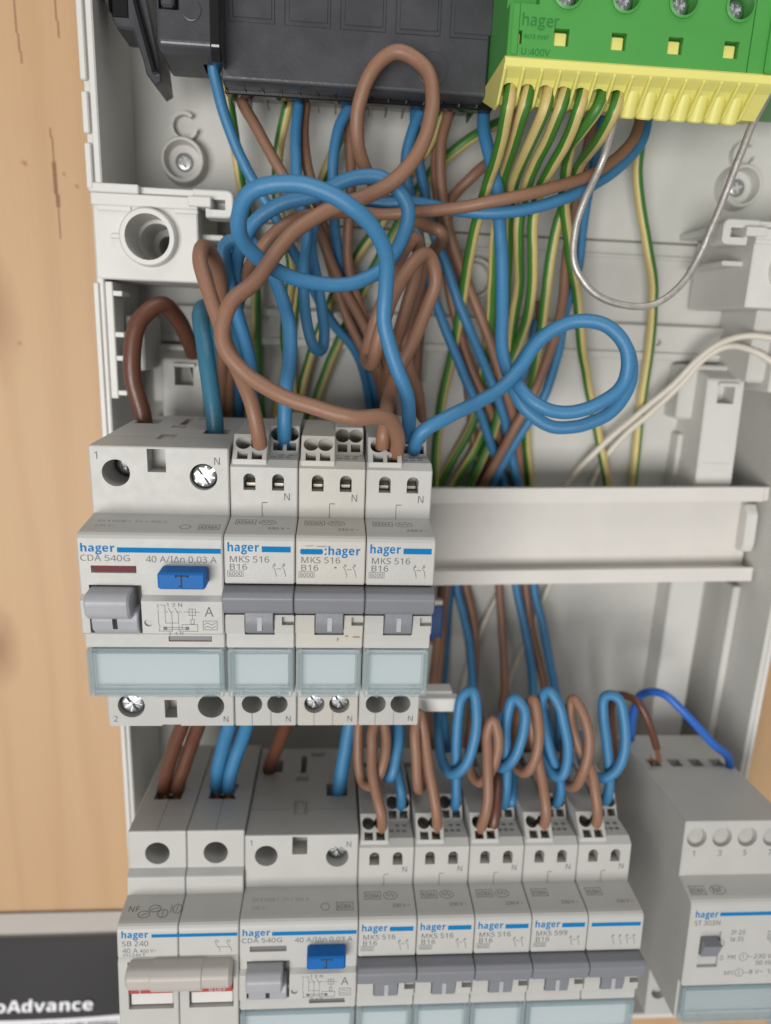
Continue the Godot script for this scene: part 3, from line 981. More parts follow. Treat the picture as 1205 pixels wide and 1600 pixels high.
func breaker_unit(o: Node3D, x: float, opt: Dictionary) -> void:
	# one pole pair of 17.5 mm, its left side at x
	var top := clamp_top(x)
	var body := Shape.new()
	body.prism(breaker_profile(), x + 0.12, x + 17.38, 0.3)
	var cut: Array = top[1].duplicate()
	for wx in [5.0, 12.3]:
		cut.append(["cyl", Vector3(x + wx, 32.4, 42), 1.55, 10.0])
		cut.append(["box", Vector3(x + wx, 31.0, 42), Vector3(3.1, 2.9, 10.0)])
	cut.append(["box", Vector3(x + 8.2, 24.4, 44), Vector3(0.22, 3.8, 1.0)])
	cut.append(["box", Vector3(x + 8.9, 26.3, 44), Vector3(1.4, 0.22, 1.0)])
	for hx in [4.9, 12.0]:
		cut.append(["cyl", Vector3(x + hx, -32.8, 40), 2.9, 28.0])
	cut.append(["box", Vector3(x + 4.9, -38, 44), Vector3(0.2, 6.0, 0.8)])
	cut.append(["box", Vector3(x + 10.2, -34, 44), Vector3(0.2, 14.0, 0.8)])
	cut.append(["box", Vector3(x + 8.7, -2.0, 57.4), Vector3(7.5, 6.4, 4.0)])
	cut.append(["box", Vector3(x + 15.8, -0.7, 58), Vector3(3.0, 2.2, 2.6)])
	var pl: Material = mats.plastic_yellowed if opt.get("yellowed", false) else mats.plastic
	part(o, "housing", solid("breaker_unit%s" % x, [body], top[0], cut), pl)
	for wx in [5.0, 12.3]:
		part(o, "clamp_metal", boxed(Vector3(x + wx - 1.45, 29.6, 37.6), Vector3(x + wx + 1.45, 31.0, 40.6), 0.3), mats.brass)
	for k in 2:
		var deep: bool = opt.get("deep", true)
		terminal_screws(o, [[Vector3(x + [4.9, 12.0][k], -32.8, 36.0 if deep else 42.6), 2.55, "pozi" if deep else "cross"]])
	var bar := part(o, "toggle_bar", prismed(rounded([Vector2(54.2, 8.5), Vector2(60.6, 8.2), Vector2(62.0, 7.0), Vector2(61.0, 2.8), Vector2(58.6, 1.6), Vector2(54.2, 1.2)], {1: 0.7, 2: 0.7, 3: 0.9}), x + 0.0, x + 17.3, 0.3), mats.grey_handle)
	part(bar, "lever", prismed(rounded([Vector2(55.6, 3.0), Vector2(59.0, 2.4), Vector2(59.2, -1.0), Vector2(58.6, -3.9), Vector2(55.6, -4.6)], {2: 0.9, 3: 0.9}), x + 5.15, x + 12.25, 0.25), mats.grey_handle)
	part(bar, "mark", boxed(Vector3(x + 8.2, -3.0, 58.6), Vector3(x + 9.4, 0.8, 59.22), 0.05), mats.mark_white)
	var g: Material = mats.print_grey
	text(o, "N", Vector3(x + 13.9, 27.0, 44.0), 1.9, g)
	text(o, "N", Vector3(x + 14.4, -38.4, 44.0), 1.8, g)
	match opt.get("brand", 0):
		0:
			text(o, "hager", Vector3(x + 1.0, 17.3, 57.0), 2.15, mats.print_blue, true, 7.6)
			stripe(o, x + 9.3, x + 16.4, 17.2, 18.7, 57.0)
		1:
			part(o, "stripe", prismed(rounded([Vector2(x + 1.2, 16.8), Vector2(x + 6.8, 16.8), Vector2(x + 6.8, 18.2), Vector2(x + 1.2, 18.2)], {0: 0.5, 1: 0.5, 2: 0.5, 3: 0.5}), 56.9, 57.04, 0.0, "z"), mats.print_blue)
			text(o, ":hager", Vector3(x + 7.2, 16.7, 57.0), 2.15, mats.print_blue, true, 8.8)
		2:
			stripe(o, x + 1.0, x + 16.4, 17.2, 18.5, 57.0)
	if opt.get("type", ""):
		text(o, opt.type, Vector3(x + 1.5, 14.5, 57.0), 1.6, g, false, 9.6)
		text(o, "B16", Vector3(x + 1.5, 12.5, 57.0), 1.55, g, false, 4.2)
		text(o, "6000", Vector3(x + 1.2, 10.95, 57.0), 1.0, g, false, 3.2)
		lines(o, "rating_frame", [rect(x + 0.9, 10.75, x + 4.7, 12.2)], 57.0, 0.12, g)
	var sw := []
	for sx in ([11.9, 14.2] if opt.get("brand", 0) != 2 else [7.6, 9.8, 12.0, 14.2]):
		sw.append([Vector2(x + sx, 13.6), Vector2(x + sx + 0.7, 12.4), Vector2(x + sx + 0.7, 11.8), Vector2(x + sx + 0.9, 11.5), Vector2(x + sx + 0.9, 10.85)])
		sw.append(arc(Vector2(x + sx + 0.5, 13.9), 0.22, 0.3, 0, 360, 8))
	sw.append([Vector2(x + 12.9, 12.9), Vector2(x + 13.9, 12.9)])
	lines(o, "switch_symbol", sw, 57.0, 0.14, g)
	approval_marks(o, x + 2.0, 6.0, opt.get("oval", true), 57.0)
	var f := slope_frame(57.0)
	text(o, "230 V ~", f * Vector3(x + 10.4, 2.4, 0), 1.2, g, false, 5.4, f.basis)
	if opt.get("cover", true):
		label_cover(o, x + 0.2, x + 17.3, 57.0)


func blot(x: float, y: float, rx: float, ry: float) -> PackedVector2Array:
	var p := PackedVector2Array()
	for i in 11:
		var a := TAU * i / 11.0
		var k := dice.randf_range(0.6, 1.15)
		p.append(Vector2(x + cos(a) * rx * k, y + sin(a) * ry * k))
	return p


func build_rows() -> void:
	residual_breaker(0, 0.0, "upper residual current breaker with a red indicator window and a blue test button")
	residual_breaker(1, 35.0, "residual current breaker of the lower rail, with a blue test button and a grey window")
	var gr := "single circuit breakers with grey toggle bars"
	var labels := ["upper circuit breaker directly right of the upper residual current breaker", "yellowed upper circuit breaker without wires in its clamps, blue bar printed before the brand", "rightmost circuit breaker of the upper rail, with two brown wires in its clamp"]
	for k in 3:
		var o := device("circuit_breaker", labels[k], "circuit breaker", gr, 0, 35.0 + 17.5 * k)
		breaker_unit(o, 0.0, {"type": "MKS 516", "brand": 1 if k == 1 else 0, "yellowed": k == 1, "deep": k != 1})
		if k == 1:
			for st in [[15.6, -5.7, 1.1, 0.3, "rust"], [13.2, -5.5, 0.5, 0.2, "rust"], [10.9, -6.4, 0.25, 0.55, "rust"]]:
				part(o, "rust_stain", prismed(blot(st[0], st[1], st[2], st[3]), 56.5, 56.84, 0.0, "z"), mats[st[4]])
			for st in [[3.4, 19.0, 1.4, 0.14, "grime"], [6.6, 18.9, 1.8, 0.18, "grime"], [10.0, 13.4, 0.35, 0.3, "print_grey"]]:
				part(o, "stain", prismed(blot(st[0], st[1], st[2], st[3]), 56.7, 57.03, 0.0, "z"), mats[st[4]])
	var low := ["lower circuit breaker touching the lower residual current breaker", "lower circuit breaker second to the right of the lower residual current breaker", "lower circuit breaker with a pale and a dark brown wire in the same clamp"]
	for k in 3:
		var o := device("circuit_breaker", low[k], "circuit breaker", gr, 1, 70.0 + 17.5 * k)
		breaker_unit(o, 0.0, {"type": "MKS 516"})
	var d := device("double_circuit_breaker", "double width circuit breaker nearest the bell transformer, with one long label cover", "circuit breaker", "", 1, 122.5)
	breaker_unit(d, 0.0, {"type": "MKS 599", "oval": false, "cover": false})
	breaker_unit(d, 17.5, {"brand": 2, "oval": false, "cover": false})
	label_cover(d, 0.2, 34.8, 57.0)
	main_switch()
	transformer()


func main_switch() -> void:
	var o := device("main_switch", "double main switch with a wide beige handle, leftmost device of the lower rail", "switch", "", 1, 0.0)
	var p := rounded([Vector2(-8, -38), Vector2(-8, 41.8), Vector2(43.4, 41.8), Vector2(43.4, 29.4), Vector2(46.0, 28.0), Vector2(46.0, 22.2), Vector2(57, 20.8), Vector2(57, 10.6), Vector2(56.4, 10.4), Vector2(57.2, 9.0), Vector2(57.2, -7.0), Vector2(57.0, -24), Vector2(44, -24.5), Vector2(44, -39.6), Vector2(40, -40)], {2: 0.6, 4: 0.5, 6: 2.0})
	for k in 2:
		var x := 17.5 * k
		var body := Shape.new()
		body.prism(p, x + 0.1, x + 17.4, 0.3)
		var cut := [["cyl", Vector3(x + 8.7, 34.3, 25), 3.7, 60.0], ["box", Vector3(x + 8.0, 41, 22.5), Vector3(8.8, 14, 8.6)], ["box", Vector3(x + 8.7, 41.8, 34), Vector3(0.2, 0.5, 30)], ["box", Vector3(x + 9.4, 1.0, 57), Vector3(13.0, 16.0, 8.0)]]
		var h := part(o, "housing", solid("switch_pole%d" % k, [body], [], cut), mats.plastic)
		part(h, "slot_floor", boxed(Vector3(x + 3.2, -6.8, 53.0), Vector3(x + 15.6, -1.9, 56.0), 0.3), mats.box_white)
		part(h, "colour_flag", boxed(Vector3(x + 3.2, -1.9, 53.0), Vector3(x + 15.6, 1.4, 57.2), 0.2), mats.flag_red)
	part(o, "handle", prismed(rounded([Vector2(54, 9.8), Vector2(60.4, 9.5), Vector2(62.4, 7.8), Vector2(61.8, 4.0), Vector2(60.0, 2.2), Vector2(54, 2.0)], {1: 1.6, 2: 1.4, 3: 1.4}), 3.2, 33.4, 0.9), mats.beige_handle)
	part(o, "handle_bridge", prismed(rounded([Vector2(54, 10.0), Vector2(60.8, 9.7), Vector2(62.7, 7.9), Vector2(62.1, 3.8), Vector2(60.4, 1.8), Vector2(54, 1.7)], {1: 1.6, 2: 1.4, 3: 1.4}), 10.0, 25.2, 0.5), mats.beige_handle)
	var g: Material = mats.print_grey
	text(o, "1", Vector3(5.6, -1.75, 57.2), 1.6, mats.mark_white, true)
	text(o, "0-OFF", Vector3(26.2, -1.75, 57.2), 1.6, mats.mark_white, true, 5.0)
	text(o, "hager", Vector3(1.4, 16.9, 57.0), 2.1, mats.print_blue, true, 7.5)
	stripe(o, 9.9, 34.5, 16.9, 18.0, 57.0)
	text(o, "SB 240", Vector3(1.5, 14.2, 57.0), 1.7, g, false, 7.4)
	text(o, "40 A", Vector3(1.5, 12.0, 57.0), 1.5, g, false, 4.4)
	text(o, "400 V~", Vector3(6.4, 12.0, 57.0), 1.1, g, false, 4.8)
	text(o, "552240 E", Vector3(1.6, 10.8, 57.0), 0.9, g, false, 6.4)
	var sw := []
	for sx in [28.2, 31.6]:
		sw.append([Vector2(sx, 14.4), Vector2(sx + 1.2, 12.6), Vector2(sx + 1.2, 11.6)])
		sw.append(arc(Vector2(sx + 0.3, 15.2), 0.5, 0.4, 0, 360, 8))
	sw.append([Vector2(28.9, 13.3), Vector2(32.2, 13.3)])
	lines(o, "switch_symbol", sw, 57.0, 0.14, g)
	var a := Vector3(0, 21.1, 54.6)
	var b := Vector3(0, 22.2, 46.0)
	var up := (b - a).normalized()
	var f := Transform3D(Basis(Vector3(1, 0, 0), up, Vector3(1, 0, 0).cross(up)), a)
	text(o, "NF", f * Vector3(2.0, 2.6, 0), 1.9, g, false, 3.2, f.basis)
	lines(o, "approval_marks", [arc(Vector2(6.8, 1.6), 1.7, 1.2), arc(Vector2(9.6, 3.6), 1.7, 1.2), arc(Vector2(12.2, 1.8), 1.5, 1.4), arc(Vector2(16.2, 3.4), 1.3, 1.6), [Vector2(6.0, 1.2), Vector2(7.6, 2.0)], [Vector2(8.6, 3.2), Vector2(10.6, 4.0)], [Vector2(12.2, 0.8), Vector2(12.2, 2.8)], [Vector2(14.4, 2.2), Vector2(14.4, 4.6)], [Vector2(16.0, 2.4), Vector2(16.2, 4.4)]], 0.0, 0.2, g, f)


func transformer() -> void:
	var o := device("bell_transformer", "bell transformer with four numbered dimples, deep grey block at the lower right", "transformer", "", 1, 174.4)
	var z := 53.0
	var p := rounded([Vector2(-12, -40), Vector2(-12, 43.4), Vector2(44, 43.4), Vector2(44, 24.0), Vector2(53, 21.3), Vector2(53, -8.7), Vector2(51, -8.9), Vector2(51, -22.4), Vector2(50, -23.2), Vector2(33, -22), Vector2(33, -40)], {2: 0.6, 4: 2.2})
	var body := Shape.new()
	body.prism(p, 0.1, 35.0, 0.4)
	var cut := []
	for k in 4:
		cut.append(["cyl", Vector3(4.3 + 8.5 * k, 37.6, 44), 3.3, 5.0, Basis(Vector3.RIGHT, PI / 2 - 0.3)])
		cut.append(["box", Vector3(5.6 + 8.0 * k, 43, 8.6), Vector3(4.4, 14, 5.0)])
	cut.append(["box", Vector3(7.6, 4.4, 53), Vector3(6.8, 13.0, 2.0)])
	cut.append(["cyl", Vector3(4.2, -31.0, 33), 2.6, 5.0])
	part(o, "housing", solid("transformer_housing", [body], [], cut), mats.plastic)
	part(o, "rocker_switch", prismed(PackedVector2Array([Vector2(51, 8.6), Vector2(55.8, 7.8), Vector2(53.6, 2.4), Vector2(51, 1.6)]), 4.6, 10.4, 0.3), mats.grey_handle)
	part(o, "switch_frame", boxed(Vector3(10.9, -1.8, 52.6), Vector3(11.6, 10.8, 53.1), 0.1), mats.plastic)
	for k in 4:
		part(o, "clamp_metal", boxed(Vector3(3.8 + 8.0 * k, 38.6, 7.2), Vector3(7.2 + 8.0 * k, 40.2, 10.4), 0.3), mats.brass if k == 0 else mats.dark_inside)
		text(o, str(1 + 2 * k), Vector3(3.5 + 8.5 * k, 31.0, 44.0), 2.0, mats.print_grey)
	part(o, "copper_end", boxed(Vector3(4.3, 41.0, 7.6), Vector3(5.5, 46.0, 8.8), 0.3), mats.copper)
	text(o, "2", Vector3(7.4, -27.6, 33.0), 1.9, mats.print_grey)
	var g: Material = mats.print_grey
	text(o, "hager", Vector3(1.7, 16.0, z), 2.2, mats.print_blue, true, 7.4)
	stripe(o, 9.7, 34.6, 16.4, 17.7, z)
	text(o, "ST 303N", Vector3(1.7, 13.2, z), 1.7, g, false, 8.4)
	text(o, "IP 20", Vector3(14.2, 9.6, z), 1.6, g, false, 4.6)
	text(o, "ta 35", Vector3(14.2, 7.2, z), 1.6, g, false, 4.4)
	text(o, "I", Vector3(11.9, 5.6, z), 1.7, g)
	text(o, "0", Vector3(11.5, 0.4, z), 1.7, g)
	text(o, "PRI", Vector3(14.2, 0.8, z), 1.3, g, false, 2.6)
	text(o, "1", Vector3(19.0, 0.8, z), 1.2, g)
	text(o, "230 V~", Vector3(22.9, 0.7, z), 1.6, g, false, 7.2)
	text(o, "50 Hz", Vector3(23.8, -1.7, z), 1.6, g, false, 5.6)
	text(o, "SEC", Vector3(13.6, -5.0, z), 1.3, g, false, 3.4)
	text(o, "2", Vector3(18.2, -5.0, z), 1.2, g)
	text(o, "8 V~  1A", Vector3(22.0, -5.0, z), 1.6, g, false, 9.0)
	lines(o, "terminal_ring", [arc(Vector2(19.4, 1.4), 1.4, 1.4), arc(Vector2(18.7, -4.4), 1.4, 1.4), [Vector2(20.9, 1.4), Vector2(22.4, 1.4)], [Vector2(20.2, -4.4), Vector2(21.6, -4.4)]], z, 0.16, g)
	lines(o, "approval_shield", [[Vector2(26.6, 10.6), Vector2(26.6, 8.0), Vector2(28.2, 6.4), Vector2(29.8, 8.0), Vector2(29.8, 10.6), Vector2(26.6, 10.6)], arc(Vector2(28.2, 8.8), 1.0, 1.2)], z, 0.2, g)
	var a := Vector3(0, 21.9, 51.0)
	var b := Vector3(0, 24.0, 44.0)
	var up := (b - a).normalized()
	var f := Transform3D(Basis(Vector3(1, 0, 0), up, Vector3(1, 0, 0).cross(up)), a)
	text(o, "KEMA", f * Vector3(1.6, 1.2, 0), 1.7, g, false, 4.2, f.basis)
	lines(o, "approval_frame", [rect(1.2, 0.7, 6.2, 3.5)], 0.0, 0.16, g, f)
	text(o, "NF", f * Vector3(8.8, 1.3, 0), 1.7, g, false, 3.0, f.basis)
	lines(o, "approval_oval", [arc(Vector2(10.4, 2.1), 2.6, 1.5)], 0.0, 0.16, g, f)
	label_cover(o, 0.2, 34.8, z)


# ---------------------------------------------------------------- terminal blocks at the top
func build_blocks() -> void:
	var n := thing("neutral_terminal_block", "wide black terminal block at the top, above the tall brown wire loop", "terminal block")
	var k: Material = mats.black_plastic
	var body := Shape.new()
	body.prism(rounded([Vector2(-24, 200), Vector2(-24, 137), Vector2(-4, 134.8), Vector2(2, 135.2), Vector2(2, 200)], {3: 1.0}), 28.2, 102.6, 0.5)
	var cut := []
	for i in 5:
		var x0 := 30.4 + 15.2 * i
		for e in [[x0, 149.4, x0 + 0.3, 175.0], [x0 + 12.4, 149.4, x0 + 12.7, 175.0], [x0, 149.4, x0 + 12.7, 149.7]]:
			cut.append(["box", Vector3((e[0] + e[2]) / 2, (e[1] + e[3]) / 2, 2), Vector3(e[2] - e[0], e[3] - e[1], 0.8)])
	for i in 14:
		cut.append(["cyl", Vector3(31.2 + 5.2 * i, 136, -14), 2.0, 24.0, Basis()])
	part(n, "housing", solid("neutral_body", [body], [], cut), k)
	for i in 5:
		part(n, "cell_plate", boxed(Vector3(31.6 + 15.2 * i, 150.6, 1.6), Vector3(42.2 + 15.2 * i, 176.0, 2.3), 0.2), k)
	for i in 15:
		part(n, "comb_tooth", boxed(Vector3(28.4 + 5.2 * i, 134.4, -22.0), Vector3(29.0 + 5.2 * i, 137.6, -3.0), 0.15), mats.black_gloss)
	part(n, "comb_lip", boxed(Vector3(28.2, 133.6, -8.2), Vector3(106.0, 136.4, -4.6), 0.3), mats.black_gloss)
	var disc := Shape.new()
	disc.lathe([Vector2(4.6, -0.2), Vector2(4.6, 0.15), Vector2(4.3, 0.2), Vector2(4.1, 0.02), Vector2(0, 0.02)], 30, front(Vector3(87.0, 141.6, 2.0)))
	part(n, "moulding_mark", disc.mesh(), k)

	var s := thing("small_terminal_block", "short black terminal block left of the wide black one, blue wire under it", "terminal block")
	var small := Shape.new()
	small.prism(rounded([Vector2(-18, 200), Vector2(-18, 141), Vector2(-8, 138.2), Vector2(6, 139.4), Vector2(8, 141.2), Vector2(8, 200)], {4: 1.0}), 12.6, 28.6, 0.8)
	part(s, "housing", solid("small_body", [small], [], [["box", Vector3(15.8, 152.6, 8), Vector3(5.4, 7.0, 6.0)], ["box", Vector3(25.4, 139, -2), Vector3(4.4, 8, 6)]]), k)
	var d2 := Shape.new()
	d2.lathe([Vector2(2.6, -0.2), Vector2(2.6, 0.25), Vector2(2.4, 0.3), Vector2(0, 0.3)], 30, front(Vector3(21.6, 149.4, 8.0)))
	part(s, "moulding_mark", d2.mesh(), k)
	part(s, "end_fin", prismed(rounded([Vector2(-18, 200), Vector2(-18, 139.0), Vector2(9, 137.2), Vector2(11.5, 140.0), Vector2(11.5, 200)], {3: 1.2}), 26.8, 29.6, 0.4), mats.black_gloss)
	part(s, "catch", boxed(Vector3(14.0, 149.4, 6.0), Vector3(17.4, 155.0, 9.2), 0.6), k)

	var a := thing("black_clip_arm", "slanted black plastic arm at the top left beside the short black block", "clip arm")
	var outline := PackedVector2Array([Vector2(-5.6, 170), Vector2(-5.2, 157), Vector2(-1.6, 148.6), Vector2(3.0, 148.2), Vector2(5.4, 141.0), Vector2(6.2, 137.4), Vector2(8.6, 134.4), Vector2(10.6, 135.6), Vector2(10.0, 142.0), Vector2(7.0, 158), Vector2(6.4, 170)])
	var arm := Shape.new()
	arm.prism(outline, -20, -5.0, 0.6, "z")
	part(a, "arm", solid("clip_arm", [arm], [], [["box", Vector3(-0.6, 161.0, -5), Vector3(5.4, 20.0, 6.0)]]), k)
	part(a, "inner_plate", boxed(Vector3(-3.0, 151.4, -9.0), Vector3(1.8, 172.0, -6.6), 0.4), mats.black_gloss)
	part(a, "rib", prismed(PackedVector2Array([Vector2(3.0, 172), Vector2(4.2, 172), Vector2(5.0, 155), Vector2(9.6, 137.6), Vector2(8.4, 137.2), Vector2(4.0, 154)]), -6.0, -2.6, 0.3, "z"), mats.black_gloss)

	var e := thing("earth_terminal_block", "green and yellow earth terminal block at the top right with a row of striped wires", "terminal block")
	var g: Material = mats.green_plastic
	var green := Shape.new()
	green.prism(rounded([Vector2(-15, 200), Vector2(-15, 138.4), Vector2(20, 137.6), Vector2(25, 137.8), Vector2(25, 200)], {3: 0.8}), 103.0, 205.0, 0.4)
	var gc := []
	for i in 7:
		gc.append(["box", Vector3(116.6 + 14.9 * i, 143.2, 24), Vector3(3.9, 3.9, 5.0)])
		gc.append(["cyl", Vector3(117.4 + 14.9 * i, 153.2, 24), 3.3, 14.0])
	gc.append(["box", Vector3(105.3, 142.6, 24), Vector3(2.4, 3.0, 5.0)])
	gc.append(["box", Vector3(106.6, 152.2, 24), Vector3(7.4, 4.4, 6.0)])
	gc.append(["box", Vector3(166.2, 168.2, 25), Vector3(0.4, 62.0, 1.0)])
	var gb := part(e, "housing", solid("earth_body", [green], [], gc), g)
	part(gb, "label_field", boxed(Vector3(103.6, 138.6, 24.0), Vector3(105.6, 150.0, 25.5), 0.3), g)
	part(gb, "end_plate", boxed(Vector3(170.6, 138.2, 24.0), Vector3(205.0, 156.0, 26.2), 0.5), g)
	for i in 5:
		part(e, "window", boxed(Vector3(114.9 + 14.9 * i, 141.3, 21.6), Vector3(118.3 + 14.9 * i, 144.7, 23.8), 0.3), mats.yellow_plastic)
		var ring := Shape.new()
		ring.lathe([Vector2(3.9, -0.2), Vector2(3.9, 0.5), Vector2(3.3, 0.7), Vector2(3.1, -4.0)], 32, front(Vector3(117.4 + 14.9 * i, 153.2, 25.0)))
		part(e, "screw_ring", ring.mesh(), g)
		part(e, "clamp_screw", screw_head("pozi", 2.9), mats.steel, front(Vector3(117.4 + 14.9 * i, 153.2, 22.0)))
	part(e, "window", boxed(Vector3(104.4, 141.4, 22.0), Vector3(106.2, 143.8, 24.0), 0.2), mats.yellow_plastic)
	text(e, "hager", Vector3(106.3, 145.3, 25.0), 2.6, mats.green_print, false, 9.4, Basis(), "lettering", 0.3)
	text(e, "4x16 mm²", Vector3(106.9, 142.4, 25.0), 1.1, mats.green_print, false, 6.4, Basis(), "lettering", 0.2)
	text(e, "U:400V", Vector3(106.6, 138.8, 25.0), 1.5, mats.green_print, false, 7.4, Basis(), "lettering", 0.25)
	text(e, "12 mm", Vector3(175.6, 140.4, 26.2), 1.8, mats.green_print, false, 8.4, Basis(Vector3(0, 0, 1), PI / 2), "lettering", 0.25)
	# yellow comb below: sloping plate, ribs between the slots, rounded empty tubes
	var y: Material = mats.yellow_plastic
	var comb := Shape.new()
	comb.prism(rounded([Vector2(-6, 138.2), Vector2(-6, 136.6), Vector2(12.0, 129.8), Vector2(17.6, 129.2), Vector2(23.0, 134.0), Vector2(25.4, 135.2), Vector2(26.2, 135.7), Vector2(26.2, 137.5), Vector2(25.2, 138.2)], {6: 0.3, 7: 0.3}), 102.4, 174.6, 0.1)
	var slots := []
	for i in 14:
		slots.append(["cyl", Vector3(105.0 + 4.75 * i, 133.0, 20.0), 1.95, 9.0, Basis(Vector3.RIGHT, -0.4)])
	part(e, "comb", solid("comb", [comb], [], slots), y)
	for i in 15:
		part(e, "rib", prismed(rounded([Vector2(14.0, 129.4), Vector2(16.0, 128.2), Vector2(19.6, 128.4), Vector2(26.0, 135.0), Vector2(26.0, 136.4), Vector2(18, 133)], {2: 0.9}), 102.25 + 4.75 * i, 103.0 + 4.75 * i, 0.15), y)
	for i in 7:
		var tb := Shape.new()
		var c := Vector3(105.0 + 4.75 * (i + 7), 130.7, 18.8)
		tb.lathe([Vector2(1.5, 4.0), Vector2(1.9, 4.6), Vector2(2.32, 4.2), Vector2(2.32, -2.6), Vector2(2.0, -3.0), Vector2(0, -3.0)], 20, Transform3D(Basis(Vector3.RIGHT, 0.35), c))
		part(e, "empty_tube", tb.mesh(), y)


func build_small_things() -> void:
	# flat blue ferrule hanging behind the third breaker
	var f := thing("cable_ferrule", "flat dark blue cable ferrule with a copper end beside the rightmost upper breaker", "ferrule")
	var z := -18.0
	part(f, "sleeve", boxed(Vector3(98.2, -42.0, z - 2.2), Vector3(103.2, -27.4, z + 2.2), 0.6), mats.ferrule_navy)
	part(f, "collar", boxed(Vector3(98.6, -27.4, z - 2.0), Vector3(102.8, -25.6, z + 2.0), 0.4), mats.cable_white)
	part(f, "copper_end", boxed(Vector3(98.6, -43.6, z - 1.8), Vector3(101.8, -42.0, z + 1.8), 0.4), mats.copper)
	var st := thing("plastic_strip", "white plastic strip sticking out to the right under the upper breakers", "strip")
	part(st, "bar", boxed(Vector3(84.0, -51.2, 14.0), Vector3(104.2, -46.4, 18.0), 0.4), mats.box_white)
	part(st, "flange", boxed(Vector3(84.0, -47.2, 9.0), Vector3(102.6, -45.6, 14.6), 0.3), mats.box_white)
	# instruction booklet, its cover bulging towards the viewer
	var b := thing("instruction_booklet", "glossy black instruction booklet with white lettering leaning against the wall at the lower left", "booklet")
	var cover := Shape.new()
	var paper := Shape.new()
	var band := Shape.new()
	var xs := []
	for i in 25:
		xs.append(-110.0 + 96.0 * i / 24.0)
	var depth := func(x: float, y: float) -> float:
		var t := (x + 66.0) / 50.0
		var down := clampf((-187.0 - y) / 36.0, 0.0, 3.0)
		return -42.0 + 12.0 * down - 1.8 * pow(maxf(0.0, 1.0 - down * 2.0), 2.0) - 2.0 * t * t * minf(down, 1.0)
	var sheet := func(s: Shape, y0: float, y1: float, lift: float, rows: int) -> void:
		for i in 24:
			for j in rows:
				var ya: float = lerpf(y0, y1, float(j) / rows)
				var yb: float = lerpf(y0, y1, float(j + 1) / rows)
				var q := [Vector3(xs[i], ya, depth.call(xs[i], ya) + lift), Vector3(xs[i + 1], ya, depth.call(xs[i + 1], ya) + lift), Vector3(xs[i + 1], yb, depth.call(xs[i + 1], yb) + lift), Vector3(xs[i], yb, depth.call(xs[i], yb) + lift)]
				s.flat([q[0], q[1], q[2]], Vector3.BACK)
				s.flat([q[0], q[2], q[3]], Vector3.BACK)
	sheet.call(cover, -228.4, -195.2, 0.0, 12)
	sheet.call(band, -260.0, -228.4, 0.0, 6)
	var back := Shape.new()
	sheet.call(back, -204.0, -187.6, -1.2, 8)
	for i in 24:
		for yy in [-195.2]:
			paper.flat([Vector3(xs[i], yy, depth.call(xs[i], yy)), Vector3(xs[i + 1], yy, depth.call(xs[i + 1], yy)), Vector3(xs[i + 1], yy - 0.9, depth.call(xs[i + 1], yy) - 2.0), Vector3(xs[i], yy - 0.9, depth.call(xs[i], yy) - 2.0)], Vector3.UP)
	part(b, "cover", cover.mesh(), mats.booklet_black)
	part(b, "back_page", back.mesh(), mats.booklet_edge)
	part(b, "title_band", band.mesh(), mats.booklet_paper)
	part(b, "page_edges", paper.mesh(), mats.booklet_edge)
	var lean := Basis(Vector3.RIGHT, -atan(12.0 / 36.0))
	text(b, "oAdvance", Vector3(-80.4, -225.0, -29.2), 4.9, mats.print_white, true, 41.5, lean, "lettering", 0.4)
	text(b, "INSTRUCTIE & GEBRUIKERSHANDLEIDING", Vector3(-104.0, -232.6, -26.6), 2.6, mats.print_grey, false, 76.0, lean, "lettering", 0.4)


